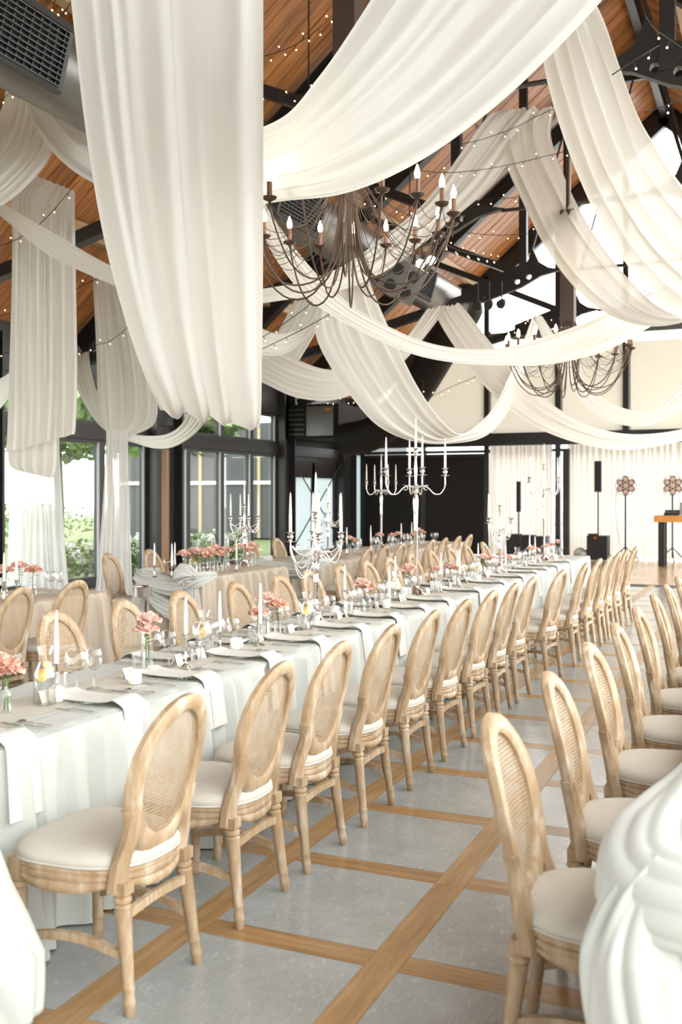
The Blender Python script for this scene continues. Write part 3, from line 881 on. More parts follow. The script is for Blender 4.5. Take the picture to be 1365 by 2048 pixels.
# knots at the near ends of the two window-side tables
def end_knot(x0, x1, y, label, seed):
    m = MB()
    ya = y - .06
    a = gather([(x0 - .02, y + .45, .77), (x0 + .02, y + .04, .745), (x0 + .22, ya + .03, .70), (x1 - .25, ya, .66), (x1 - .05, ya + .02, .74), (x1 + .01, y + .25, .775)], [.04, .07, .085, .09, .09, .04], 9, .2, .7, seed, 70, 120, .9, .12)
    b = gather([(x1 - .26, ya - .02, .72), (x1 - .14, ya - .06, .79), (x1 - .02, ya - .01, .76)], [.05, .125, .06], 8, .26, 1.2, seed + 1, 40, 110, .9, .15)
    c = gather([(x1 - .1, ya - .0, .68), (x1 - .08, ya - .02, .45), (x1 - .1, ya - .01, .2), (x1 - .12, ya - .02, .02)], [.06, .09, .12, .16], 9, .2, .3, seed + 2, 50, 110, 1, .1)
    d = gather([(x0 + .1, ya + .02, .68), (x0 + .06, ya, .4), (x0 + .05, ya, .02)], [.06, .09, .13], 9, .2, .3, seed + 3, 50, 110, 1, .1)
    e = gather([(x0 + .1, ya + .04, .62), (x0 + .42, ya + .02, .42), (x1 - .1, ya + .01, .30)], [.05, .09, .06], 8, .2, .8, seed + 4, 50, 110, 1, .1)
    for q in (a, b, c, d, e): m.add(q.v, q.f)
    return tag(obj('gathered_overlay', m.mesh('gathered_overlay', 'gather', True, 0)), label, 'cloth overlay')
end_knot(BX0, BX1, BY0, 'white gathered cloth knotted round the near end of the short window-side table', 31)
end_knot(CX0 + .1, CX1, CY0, 'white gathered cloth knotted at the near end of the far window-side table', 41)
# gauze runner along the long table
m = MB(); n = 160; rg = random.Random(8); vs = []
e1 = zigzag(rg, 30, n + 1); e2 = zigzag(rg, 30, n + 1)
for i in range(n + 1):
    y = TY0 + .3 + (TY1 - TY0 - .5) * i / n
    for j in range(9):
        u = j / 8
        x = -2.86 - .15 + .30 * u + .03 * e1[i] * (1 - u) + .03 * e2[i] * u
        vs.append((x, y, .7605 + .004 * abs(math.sin(u * 14 + 3 * e1[i])) * math.sin(math.pi * u)))
fs = [(i * 9 + j, i * 9 + j + 1, (i + 1) * 9 + j + 1, (i + 1) * 9 + j) for i in range(n) for j in range(8)]
tag(obj('table_runner', m.add(vs, fs).mesh('table_runner', 'runner', True, 0)), 'beige gauze runner lying along the middle of the long centre table', 'table runner')
ZT = .761

# ------------------------------------------------------------------ tableware kinds
def plate_kind():
    m = MB().lathe([(.163, .016), (.160, .019), (.116, .011), (.106, .008), (0, .008)], 40, cap=False)
    p = m.mesh('plate', 'plate_glass', True, 50)
    b = MB()
    for k in range(44):
        a = 2 * math.pi * k / 44
        b.ball((.160 * math.cos(a), .160 * math.sin(a), .018), .0062, 6, 4)
    return Kind('glass_charger_plate', 'plate', [('dish', p, None), ('beaded_rim', b.mesh('beaded_rim', 'plate_glass', True, 0), None)])
PLATE = plate_kind()
def napkin_mesh(hang, seed):
    """Folded napkin: lies on the plate (local origin), runs over the table edge at +x and hangs down."""
    rng = random.Random(seed); edge = .235
    path = [(-.150, .022), (-.127, .028), (-.09, .017), (0, .013), (.12, .015), (.17, .023), (.193, .029), (.215, .020), (edge, .010), (edge + .014, -.003), (edge + .020, -.04), (edge + .030, -.5 * hang), (edge + .045, -hang)]
    P = spline([(a, 0, b) for a, b in path], 34); nw = 15; pz = zigzag(rng, 2, nw)
    vs = []; fs = []; th = .005
    for lay in (0, 1):
        for i, p in enumerate(P):
            u = i / 33; w = .068 + .014 * u + (.02 * (1 - u) ** 2)
            nrm = Vector((0, 0, 1)) if i < 18 else Vector((1, 0, .0))
            for j in range(nw):
                v = -1 + 2 * j / (nw - 1)
                lift = .003 * pz[j] * (1 - .5 * abs(v)) + .005 * (1 - v * v) * (1 - u)
                q = Vector((p[0], v * w + .012 * u * math.sin(3 * u + seed), p[2])) + nrm * (lift * .8 + (.0 if lay else th))
                vs.append(tuple(q))
    K = len(P) * nw
    for i in range(len(P) - 1):
        for j in range(nw - 1):
            a = i * nw + j
            fs.append((a, a + nw, a + nw + 1, a + 1)); fs.append((K + a, K + a + 1, K + a + nw + 1, K + a + nw))
    for i in range(len(P) - 1):
        for j in (0, nw - 1):
            a = i * nw + j
            fs.append((a, K + a, K + a + nw, a + nw) if j == 0 else (a, a + nw, K + a + nw, K + a))
    for i in (0, len(P) - 1):
        for j in range(nw - 1):
            a = i * nw + j
            fs.append((a, a + 1, K + a + 1, K + a))
    m = MB(); m.add(vs, fs)
    return m.mesh('napkin', 'napkin', True, 60)
NAPKINS = [Kind('napkin', 'napkin', [('napkin', napkin_mesh(h, s), None)]) for h, s in ((.26, 1), (.30, 2), (.22, 3))]
def knife():
    m = MB(); m.loft([[(-.004, -.10, .002), (.004, -.10, .002), (.005, -.10, .006), (-.005, -.10, .006)], [(-.004, 0, .002), (.004, 0, .002), (.004, 0, .006), (-.004, 0, .006)]])
    m.loft([[(-.004, 0, .003), (.004, 0, .003), (.004, 0, .004), (-.004, 0, .004)], [(-.008, .05, .003), (.006, .05, .003), (.006, .05, .0035), (-.008, .05, .0035)], [(-.004, .115, .003), (.004, .11, .003), (.004, .11, .0035), (-.004, .115, .0035)]])
    return m.mesh('knife', 'cutlery', True, 40)
def fork():
    m = MB(); m.loft([[(-.005, -.10, .002), (.005, -.10, .002), (.005, -.10, .005), (-.005, -.10, .005)], [(-.003, .0, .004), (.003, .0, .004), (.003, .0, .007), (-.003, .0, .007)], [(-.009, .04, .003), (.009, .04, .003), (.009, .04, .005), (-.009, .04, .005)]])
    for k in range(4):
        x = -.0085 + k * .0048
        m.box(x, x + .0026, .04, .085, .004, .006)
    return m.mesh('fork', 'cutlery', True, 40)
def spoon():
    m = MB(); m.loft([[(-.005, -.10, .002), (.005, -.10, .002), (.005, -.10, .005), (-.005, -.10, .005)], [(-.002, .03, .004), (.002, .03, .004), (.002, .03, .007), (-.002, .03, .007)]])
    m.lathe([(.0001, .0), (.010, .001), (.017, .005), (.018, .007), (.010, .003), (.0001, .002)], 12, (0, .045, .001), False)
    return m.mesh('spoon', 'cutlery', True, 40)
KNIFE = Kind('table_knife', 'knife', [('k', knife(), None)]); FORK = Kind('table_fork', 'fork', [('f', fork(), None)]); SPOON = Kind('dessert_spoon', 'spoon', [('s', spoon(), None)])
def stem_glass(rb, hb, stem, foot=.036, open_=.8):
    prof = [(.0, .002), (foot, .002), (foot, .004), (.012, .008), (.0042, .016), (.0038, stem - .01), (.006, stem)]
    for k in range(1, 11):
        a = -math.pi / 2 + (math.pi / 2 + math.acos(open_)) * k / 10
        prof.append((max(.006, rb * math.cos(a)), stem + hb * .5 * (1 + math.sin(a))))
    m = MB().lathe(prof, 22, cap=False)
    ri, zi = prof[-1]
    m.lathe([(ri, zi), (ri - .0012, zi + .001), (ri - .0022, zi - .001)], 22, cap=False)
    return m
BALLOON = Kind('balloon_wine_glass', 'wine glass', [('g', stem_glass(.056, .112, .098, .038, .72).mesh('balloon_wine_glass', 'glass', True, 60), None)])
GOBLET = Kind('tall_wine_glass', 'wine glass', [('g', stem_glass(.040, .125, .085, .035, .82).mesh('tall_wine_glass', 'glass', True, 60), None)])
m = MB().lathe([(.0, .003), (.030, .003), (.034, .010), (.036, .09), (.038, .10), (.0365, .10), (.034, .09), (.031, .012), (0, .012)], 22, cap=False)
TUMBLER = Kind('water_tumbler', 'tumbler', [('g', m.mesh('water_tumbler', 'glass', True, 60), None)])
m = MB().lathe([(.0, .002), (.032, .002), (.030, .006), (.006, .014), (.005, .045), (.012, .052), (.036, .062), (.044, .078), (.042, .078), (.034, .066), (0, .060)], 20, cap=False)
COUPE = Kind('silver_candle_coupe', 'candle cup', [('g', m.mesh('silver_candle_coupe', 'silver', True, 50), None)])
m = MB().lathe([(.0, .003), (.028, .003), (.031, .008), (.032, .060), (.029, .064), (.020, .066), (.018, .070), (.0, .070)], 18, cap=False)
VOTIVE = Kind('frosted_votive', 'votive candle', [('g', m.mesh('frosted_votive', simple('frosted_votive_wax', (.86, .84, .76), .35), True, 50), None)])
# carafe with water and an orange slice
pr = [(.0, .003), (.044, .003), (.047, .010), (.047, .115), (.044, .135), (.030, .165), (.026, .185), (.027, .215), (.036, .245), (.035, .246)]
car = MB().lathe(pr, 24, cap=False).mesh('carafe', 'glass', True, 60)
wat = MB().lathe([(.0, .006), (.043, .006), (.045, .012), (.045, .115), (.042, .134), (.033, .157), (.0, .157)], 24, cap=False).mesh('water', 'water', True, 60)
CARAFE = Kind('glass_carafe', 'carafe', [('body', car, None), ('water', wat, None)])
sl = MB().lathe([(.0, -.004), (.029, -.004), (.031, 0), (.029, .004), (0, .004)], 20, cap=False).mesh('flesh', 'orange', True, 40)
rd = MB().lathe([(.029, -.0045), (.0325, -.004), (.0325, .004), (.029, .0045)], 20, cap=False).mesh('rind', 'orange_rind', True, 40)
sg = MB()
for k in range(8):
    a = 2 * math.pi * k / 8
    sg.box(-.0009, .0009, .003, .029, -.0049, .0049)
    for i in range(len(sg.v) - 8, len(sg.v)):
        x, y, z = sg.v[i]; sg.v[i] = (x * math.cos(a) - y * math.sin(a), x * math.sin(a) + y * math.cos(a), z)
SLICE = Kind('orange_slice', 'orange slice', [('flesh', sl, None), ('rind', rd, None), ('membrane', sg.mesh('membrane', simple('orange_membrane', (.98, .85, .55), .5), False), None)])
# bud vase and rose
VASE = Kind('bud_vase', 'vase', [('g', MB().lathe([(.0, .003), (.026, .003), (.030, .010), (.031, .07), (.026, .088), (.014, .100), (.013, .118), (.018, .128), (.0168, .128)], 18, cap=False).mesh('bud_vase', 'glass', True, 60), None)])
VASE_TALL = Kind('cylinder_vase', 'vase', [('g', MB().lathe([(.0, .004), (.022, .004), (.024, .008), (.024, .150), (.0225, .150)], 18, cap=False).mesh('cylinder_vase', 'glass', True, 60), None)])
def rose_kind(seed, pm, height):
    rng = random.Random(seed)
    st = MB().tube(spline([(0, 0, .01), (.006, .002, height * .5), (0, 0, height)], 8), .0026, 5).mesh('stem', 'leaf', True, 0)
    lv = MB()
    for k in range(3):
        a = rng.uniform(0, 6.28); z = height * (.75 + .08 * k); d = Vector((math.cos(a), math.sin(a), .25)); s = Vector((-math.sin(a), math.cos(a), 0))
        b = Vector((0, 0, z)); lv.add([b, b + d * .02 + s * .010, b + d * .045 + Vector((0, 0, -.006)), b + d * .02 - s * .010, b + d * .022 + Vector((0, 0, -.004))], [(0, 1, 4), (1, 2, 4), (2, 3, 4), (3, 0, 4)])
    fl = MB()
    def petal(a, tilt_, r0, hgt, wid, curl):
        G = 5; vs = []
        for i in range(G):
            u = i / (G - 1)
            for j in range(G):
                v = -1 + 2 * j / (G - 1)
                w = wid * (.55 + .95 * u - .55 * u ** 3)
                rad = r0 + hgt * (u * math.sin(tilt_) + curl * u * u * u)
                ang_ = a + v * w / max(rad + .006, .012)
                z = hgt * u * math.cos(tilt_) - curl * hgt * .5 * u ** 4 - .15 * hgt * v * v * u - .012 * (v * v) * u ** 3 + rng.uniform(-.0008, .0008)
                vs.append((rad * math.cos(ang_), rad * math.sin(ang_), z + height))
        fl.add(vs, [(i * G + j, i * G + j + 1, (i + 1) * G + j + 1, (i + 1) * G + j) for i in range(G - 1) for j in range(G - 1)])
    a = 0
    for ring, (cnt, tl, r0, hg, wd, cu) in enumerate(((3, .0, .004, .050, .014, -.05), (3, .08, .010, .053, .022, -.02), (4, .18, .014, .054, .028, .04), (5, .34, .018, .050, .032, .16), (5, .58, .019, .044, .034, .34), (5, .95, .014, .042, .034, .30))):
        for k in range(cnt):
            a += 2 * math.pi / cnt + rng.uniform(-.2, .2)
            petal(a + ring * .7, tl + rng.uniform(-.1, .1), r0, hg * rng.uniform(.9, 1.1), wd, cu)
    fl.ball((0, 0, height + .004), .009, 8, 5)
    return Kind('rose', 'rose', [('stem', st, None), ('leaves', lv.mesh('leaves', 'leaf', True, 0), None), ('bloom', fl.mesh('bloom', pm, True, 0), None)])
ROSES = [rose_kind(1, 'petal', .165), rose_kind(2, 'petal_light', .185), rose_kind(3, 'petal', .15), rose_kind(4, 'petal_light', .20)]
# taper candle and stick
def taper(h, r=.0115):
    w = MB().lathe([(.0, 0), (r, .001), (r, h * .4), (r * .55, h * .93), (r * .2, h), (0, h + .001)], 12, cap=False).mesh('wax_body', 'wax', True, 60)
    k = MB().tube([(0, 0, h - .004), (.001, 0, h + .006), (.004, 0, h + .011)], .0012, 4).mesh('wick', 'wick', True, 0)
    return Kind('taper_candle', 'candle', [('wax_body', w, None), ('wick', k, None)])
TAPER, TAPER_S, TAPER_L = taper(.245), taper(.20, .010), taper(.28)
def stick(h):
    return Kind('silver_candlestick', 'candlestick', [('g', MB().lathe([(.0, .0), (.034, .001), (.036, .006), (.020, .012), (.008, .020), (.006, .03), (.0095, h * .35), (.006, h * .40), (.006, h - .035), (.013, h - .028), (.015, h - .012), (.020, h - .002), (.0185, h), (.0125, h - .006), (0, h - .006)], 16, cap=False).mesh('silver_candlestick', 'silver', True, 50), None)])
STICKS = [stick(.13), stick(.17), stick(.09)]
SH = [.124, .164, .084]
m = MB().add([(-.032, .0, 0), (.032, .0, 0), (.032, -.016, .052), (-.032, -.016, .052), (-.032, .002, 0), (.032, .002, 0), (.032, -.014, .052), (-.032, -.014, .052), (-.032, -.040, 0), (.032, -.040, 0), (-.032, -.038, 0), (.032, -.038, 0)],
              [(0, 1, 2, 3), (7, 6, 5, 4), (3, 2, 9, 8), (0, 4, 5, 1), (2, 6, 7, 3)])
cardm = m.mesh('card_face', 'card', False)
sq = MB().tube([(-.018, -.0085 , .024), (-.008, -.0100, .028), (-.002, -.0085, .022), (.006, -.010, .028), (.014, -.009, .025)], .0010, 4)
for i, (x, y, z) in enumerate(sq.v): sq.v[i] = (x, -z / .052 * .016 + .0022 + (y + .009) * .3, z)
CARD = Kind('place_card', 'place card', [('card_face', cardm, None), ('handwriting', sq.mesh('handwriting', simple('ink', (.08, .06, .05), .8), True, 0), None)])

# ------------------------------------------------------------------ candelabra
def candelabrum(hj, arm_r, top, base_r, cup_s=1.0, rot=.4, lift=.20):
    """hj height of the arm junction, top height of the middle cup rim."""
    parts = []
    b = MB().lathe([(0, 0), (base_r, .002), (base_r, .012), (base_r * .9, .018), (base_r * .62, .030), (base_r * .55, .045), (base_r * .28, .062), (base_r * .2, .085), (base_r * .30, .10), (base_r * .17, .115)], 24, cap=False)
    parts.append(('base', b.mesh('base', 'silver', True, 50), None))
    s = .016
    c = MB().lathe([(.011, .11), (.014, hj * .30), (.017, hj * .60), (.021, hj * .62), (.017, hj * .64), (.021, hj * .78), (.026, hj * .90), (.020, hj * .94), (.012, hj * .955), (.020, hj * .965), (.020, hj * .985), (.013, hj), (.024, hj + .015), (.013, hj + .03),
                    (.009, hj + .06), (.016, hj + .5 * (top - hj)), (.008, hj + .72 * (top - hj)), (.012, top - .075)], 16, (0, 0, 0), True)
    parts.append(('column', c.mesh('column', 'silver', True, 50), None))
    def cup(cx, cy, z):
        m = MB()
        m.lathe([(.006, 0), (.010, .004), (.040, .010), (.042, .013), (.012, .013), (.010, .022), (.020, .034), (.022, .046), (.014, .056), (.017, .064), (.029, .073), (.030, .076), (.013, .074), (.012, .066), (0, .066)], 18, (cx, cy, z - .076), False)
        return m
    parts.append(('candle_cup', cup(0, 0, top).mesh('candle_cup', 'silver', True, 50), None))
    cups = [(0, 0, top)]
    for k in range(4):
        a = rot + k * math.pi / 2
        pr_ = [(.010, hj + .01), (arm_r * .22, hj + .035), (arm_r * .42, hj + .015), (arm_r * .62, hj - .035), (arm_r * .84, hj - .035), (arm_r * .99, hj + .03), (arm_r, hj + lift - .10), (arm_r, hj + lift - .070)]
        P = spline([(r * math.cos(a), r * math.sin(a), z) for r, z in pr_], 26)
        m = MB().tube(P, .0062, 8)
        sc = []
        for q in range(20):
            th = q / 19 * 4.6; rr = .034 * (1 - q / 19 * .75)
            r = arm_r * .40 + rr * math.cos(th + 1.0) - .01; z = hj + .01 + rr * math.sin(th + 1.0)
            sc.append((r * math.cos(a), r * math.sin(a), z))
        m.tube(sc, .0045, 6)
        parts.append(('arm', m.mesh('arm', 'silver', True, 60), None))
        ai = len(parts) - 1
        parts.append(('candle_cup', cup(arm_r * math.cos(a), arm_r * math.sin(a), hj + lift).mesh('candle_cup', 'silver', True, 50), ai))
        cups.append((arm_r * math.cos(a), arm_r * math.sin(a), hj + lift))
    return Kind('silver_candelabrum', 'candelabrum', parts), cups
TALL, TALL_C = candelabrum(.93, .265, 1.295, .105, rot=.55, lift=.19)
SHORT, SHORT_C = candelabrum(.46, .175, .77, .085, rot=.2, lift=.17)

def pearls(cups, hj, seed, loops):
    """Strings of pearls looped between the arms."""
    rng = random.Random(seed); m = MB()
    arms = cups[1:]
    for (i, j, sag) in loops:
        a = Vector(arms[i]) if i >= 0 else Vector((0.015, -.015, cups[0][2] - .07)); b = Vector(arms[j]) if j >= 0 else Vector((.01, -.03, hj + .05))
        a = a + Vector((0, 0, -.085 if i >= 0 else 0)); b = b + Vector((0, 0, -.085 if j >= 0 else 0))
        L = (b - a).length + sag * 1.7; n = int(L / .0095)
        for k in range(n + 1):
            u = k / n; p = a.lerp(b, u) + Vector((0, 0, -sag * 4 * u * (1 - u)))
            if i < 0 or j < 0: p += Vector((.0, -.012, 0))
            m.ball(p, .0042, 6, 4)
    return m.mesh('pearl_garland', 'pearl', True, 0)
GARLAND = pearls(SHORT_C, .46, 5, [(0, 1, .06), (1, 2, .17), (1, 2, .24), (2, 3, .07), (3, 0, .10), (2, -1, .20), (3, -1, .14), (0, -1, .10), (-1, 2, .10)])

def facing(x, y):
    a = math.degrees(math.atan2(y, x)) % 360
    return ('towards the aisle', 'towards the stage', 'towards the windows', 'towards the camera')[int(((a - 5) % 360) // 90)]
CT = 'silver candelabra on the tables'
def place_candelabrum(kind, cups, x, y, rz, label, where, hang=False):
    kind.make((x, y, ZT), rz, label, CT)
    for i, c in enumerate(cups):
        p = Vector((c[0] * math.cos(rz) - c[1] * math.sin(rz), c[0] * math.sin(rz) + c[1] * math.cos(rz), c[2] - .0095))
        TAPER_L.make((x + p.x, y + p.y, ZT + p.z), 0, 'ivory taper in the %s of the %s' % ('middle cup' if i == 0 else 'arm %s' % facing(p.x, p.y), where), 'tapers of the ' + where)
    if hang:
        o = obj('pearl_garland', GARLAND, None, (x, y, ZT), rz)
        tag(o, 'strings of ivory pearls looped round the %s' % where, 'pearl garland', 'pearl garlands', 'stuff')
place_candelabrum(TALL, TALL_C, -2.9, y_on(832, -2.9), 0, 'tall slender silver candelabrum on the long centre table, the one nearer the camera', 'nearer tall candelabrum')
place_candelabrum(TALL, TALL_C, -2.82, y_on(1089, -2.82), .5, 'tall slender silver candelabrum towards the stage end of the long centre table', 'tall candelabrum at the stage end')
place_candelabrum(TALL, TALL_C, -5.95, y_on(763, -5.95), .25, 'tall slender silver candelabrum on the far window-side table', 'tall candelabrum before the dark panels')
place_candelabrum(SHORT, SHORT_C, -2.9, y_on(632, -2.9), .35, 'short silver candelabrum hung with pearls beside the orange carafe, nearest on the long table', 'nearest pearl-hung candelabrum', True)
place_candelabrum(SHORT, SHORT_C, -2.84, y_on(1001, -2.84), .9, 'short silver candelabrum hung with pearls in the stage half of the long table', 'stage-half pearl-hung candelabrum', True)
place_candelabrum(SHORT, SHORT_C, -6.0, y_on(489, -6.0), .6, 'short silver candelabrum hung with pearls behind the salmon roses on the short table', 'short table pearl-hung candelabrum', True)
place_candelabrum(SHORT, SHORT_C, -5.95, y_on(656, -5.95), .1, 'short silver candelabrum hung with pearls at the near end of the far window-side table', 'far table pearl-hung candelabrum', True)

# ------------------------------------------------------------------ place settings
def setting(x_edge, y, side, who, grp, full=True, near=True, seed=0):
    """side +1: the diner sits at +X of the table."""
    rng = random.Random(seed * 7 + 1)
    s = side; rz = 0 if s > 0 else math.pi
    px = x_edge - s * .205
    PLATE.make((px, y, ZT), 0, 'beaded glass plate before %s' % who, grp + ', plates')
    NAPKINS[seed % 3].make((x_edge - s * .238, y + rng.uniform(-.02, .02), ZT), rz, 'draped ivory napkin before %s' % who, grp + ', napkins')
    if full:
        for k, (K_, dy, nm) in enumerate(((KNIFE, .20, 'knife'), (SPOON, .235, 'spoon'), (FORK, -.20, 'fork'))):
            K_.make((x_edge - s * .16, y + dy * s, ZT), R(90) if s > 0 else R(-90), 'steel %s before %s' % (nm, who), grp + ', cutlery')
    BALLOON.make((px - s * .185 + rng.uniform(-.015, .015), y + .11 + rng.uniform(-.02, .02), ZT), 0, 'round wine glass before %s' % who, grp + ', wine glasses')
    if near:
        GOBLET.make((px - s * .165 + rng.uniform(-.015, .015), y + .215 + rng.uniform(-.02, .02), ZT), 0, 'tall wine glass before %s' % who, grp + ', wine glasses')
        TUMBLER.make((px - s * .20, y + .01, ZT), 0, 'water tumbler before %s' % who, grp + ', tumblers')
        CARD.make((px - s * .19, y - .12, ZT), R(90) * s + rng.uniform(-.2, .2), 'cream place card before %s' % who, grp + ', place cards')

for i, y in enumerate(AISLE_SEATS):
    setting(TX1, y, 1, 'the %s chair from near end, aisle side of long table' % nth(i), 'aisle side of the long table', i < 12, True, i)
for i, y in enumerate(WINDOW_SEATS):
    setting(TX0, y, -1, 'the %s chair from near end, window side of long table' % nth(i), 'window side of the long table', i < 8, i < 10, i + 30)

# centre line of the long table: roses, tapers, carafes, votives
CX = -2.87
def rose_at(x, y, k, label_rose, label_vase, tall=False, s=1.0, grp='roses along the long table'):
    K_ = ROSES[k % 4]; V_ = VASE_TALL if tall else VASE
    V_.make((x, y, ZT), 0, label_vase, grp.replace('roses', 'rose vases'))
    K_.make((x, y, ZT), k * 1.7, label_rose, grp, s)
spots = [(8, 'first'), (292, ''), (517, ''), (533, ''), (556, ''), (724, ''), (736, ''), (815, ''), (875, ''), (903, ''), (915, ''), (967, ''), (985, ''), (1003, ''), (1016, ''), (1063, ''), (1070, ''), (1092, ''), (1105, ''), (1117, '')]
rng = random.Random(17)
for i, (px, _) in enumerate(spots):
    x = CX + rng.uniform(-.06, .06); y = y_on(px, x)
    rose_at(x, y, i, '%s salmon rose from the near end of the long centre table' % nth(i), 'clear vase of the %s rose from the near end, long centre table' % nth(i), i % 3 == 1, 1.12 if i < 8 else 1.0)
    if i in (0, 1, 7):
        ROSES[(i + 2) % 4].make((x + .012, y + .01, ZT + (.045 if i else .0)), 2.2, 'second rose crowded into the vase of the %s rose, long centre table' % nth(i), 'roses along the long table', 1.05)
tp = [113, 372, 440, 521, 690, 779, 791, 883, 915, 920, 957, 1012, 1060, 1071, 1104, 1125]
for i, px in enumerate(tp):
    x = CX + (.10 if i % 2 else -.08); y = y_on(px, x); k = i % 3
    STICKS[k].make((x, y, ZT), 0, 'slim silver stick of the %s lone taper from the near end, long centre table' % nth(i), 'candlesticks along the long table')
    (TAPER, TAPER_S, TAPER)[k].make((x, y, ZT + SH[k]), 0, '%s lone ivory taper from the near end of the long centre table' % nth(i), 'tapers along the long table')
for i, px in enumerate((90, 408, 615, 788, 954, 1033, 1092)):
    x = CX - (.03 if i % 2 else -.05); y = y_on(px, x) + (.0 if i < 3 else .05)
    CARAFE.make((x, y, ZT), 0, '%s water carafe from the near end of the long centre table' % nth(i), 'carafes along the long table')
    for k in range(2):
        o = SLICE.make((x + (-.008, .010)[k], y + (-.012, .012)[k], ZT + .125 + .034 * k), 0, '%s orange slice in the %s carafe from the near end, long table' % (('lower', 'upper')[k], nth(i)), 'orange slices in the carafes')
        o.rotation_euler = (R(70 - 40 * k), R(15), .4 + 1.1 * k); o.scale = (.82,) * 3
for i in range(22):
    x = CX + rng.uniform(-.14, .14); y = TY0 + .55 + i * .54 + rng.uniform(-.1, .1)
    (VOTIVE if i % 3 else COUPE).make((x, y, ZT), 0, '%s %s from the near end of the long centre table' % (nth(i), 'frosted votive candle' if i % 3 else 'small silver coupe'), 'small candle cups along the long table')

# tables by the windows
def simple_set(x_edge, ys, side, name, grp):
    for i, y in enumerate(ys):
        PLATE.make((x_edge - side * .2, y, ZT), 0, '%s glass plate from the near end, %s side of the %s' % (nth(i), 'aisle' if side > 0 else 'window', name), grp + ', plates')
        BALLOON.make((x_edge - side * .36, y + .1, ZT), 0, '%s round wine glass from the near end, %s side of the %s' % (nth(i), 'aisle' if side > 0 else 'window', name), grp + ', wine glasses')
        GOBLET.make((x_edge - side * .34, y + .2, ZT), 0, '%s tall wine glass from the near end, %s side of the %s' % (nth(i), 'aisle' if side > 0 else 'window', name), grp + ', wine glasses')
simple_set(CX1, [12.15 + .74 * i for i in range(8)], 1, 'far table', 'far window-side table')
simple_set(CX0, [12.3 + .74 * i for i in range(8)], -1, 'far table', 'far window-side table')
simple_set(AX1, [5.0, 5.7, 6.4, 7.1], 1, 'table with three vases', 'nearest window-side table')
for i, px in enumerate((700, 712, 760, 785, 797, 826, 838, 846)):
    x = -5.9 + .06 * (i % 3); y = min(17.8, y_on(px, x))
    rose_at(x, y, i + 1, '%s salmon rose from the near end of the far window-side table' % nth(i), 'clear vase of the %s rose from the near end, far table' % nth(i), i % 2 == 0, 1.15, 'roses on the far table')
for i, px in enumerate((694, 742, 803, 824)):
    x = -5.8; y = min(17.9, y_on(px, x))
    STICKS[1].make((x, y, ZT), 0, 'stick of the %s lone taper from the near end, far table' % nth(i), 'candlesticks on the far table')
    TAPER.make((x, y, ZT + SH[1]), 0, '%s lone ivory taper from the near end of the far window-side table' % nth(i), 'tapers on the far table')
rr = [(368, 0), (374, 1), (385, 0), (390, 1), (398, 0), (404, 1), (396, -1), (412, 0), (418, 1), (424, 0), (432, 1), (440, 0), (450, 0), (455, 1), (478, 0), (500, 0), (508, 1)]
for i, (px, q) in enumerate(rr):
    x = -5.86 - .10 * q; y = y_on(px, x)
    rose_at(x, y, i * 3 + 1, '%s salmon rose from the near end of the short window-side table' % nth(i), 'clear vase of the %s rose from the near end, short table' % nth(i), i % 2 == 0, 1.25, 'roses on the short table')
for i, px in enumerate((309, 344, 350, 456, 473, 530)):
    x = (-6.1, -5.9, -6.0, -6.1, -5.72, -6.1)[i]; y = min(11.0, y_on(px, x))
    STICKS[0].make((x, y, ZT), 0, 'stick of the %s lone taper from the near end, short table' % nth(i), 'candlesticks on the short table')
    TAPER.make((x, y, ZT + SH[0]), 0, '%s lone ivory taper from the near end of the short window-side table' % nth(i), 'tapers on the short table')
COUPE.make((-5.70, y_on(414, -5.70), ZT), 0, 'silver coupe at the table edge below the salmon roses of the short table', 'coupes by the windows')
for i, px in enumerate((337, 375, 522)):
    x = -6.05; y = min(11.0, y_on(px, x))
    BALLOON.make((x, y, ZT), 0, '%s wine glass from the near end of the short window-side table' % nth(i), 'glasses on the short table')
CARAFE.make((-6.0, y_on(386, -6.0), ZT), 0, 'water carafe among the salmon roses of the short window-side table', 'carafes by the windows')
SLICE.make((-6.0, y_on(386, -6.0), ZT + .14), 0, 'orange slice in the carafe among the roses of the short table', 'orange slices by the windows').rotation_euler = (1.2, 0, .5)
for i, px in enumerate((9, 38, 67)):
    x = -6.0; y = y_on(px, x)
    rose_at(x, y, i, '%s of three salmon roses on the nearest window-side table' % ('nearest', 'middle', 'farthest')[i], 'clear vase of the %s of three roses, nearest window-side table' % ('nearest', 'middle', 'farthest')[i], False, 1.35, 'roses on the nearest window-side table')
for i, px in enumerate((8, 33)):
    x = -5.85; y = y_on(px, x)
    STICKS[1].make((x, y, ZT), 0, 'stick of the %s taper on the nearest window-side table' % ('nearer', 'farther')[i], 'candlesticks on the nearest window-side table')
    TAPER.make((x, y, ZT + SH[1]), 0, '%s ivory taper on the nearest window-side table' % ('nearer', 'farther')[i], 'tapers on the nearest window-side table')
# wine cooler on a stand in front of the short table
m = MB().lathe([(0, 0), (.13, .002), (.13, .012), (.03, .03), (.012, .05), (.011, .60), (.02, .61), (.05, .62)], 24, cap=False)
t = thing('wine_cooler', 'small round steel wine cooler on a slim stand before the short window-side table', 'wine cooler', (-5.86, y_on(286, -5.86), 0))
obj('stand', m.mesh('stand', 'silver', True, 50), t)
obj('bucket', MB().lathe([(0, .61), (.075, .612), (.084, .63), (.088, .71), (.095, .722), (.092, .724), (.083, .712), (.08, .64), (0, .635)], 28, cap=False).mesh('bucket', 'silver', True, 50), t)

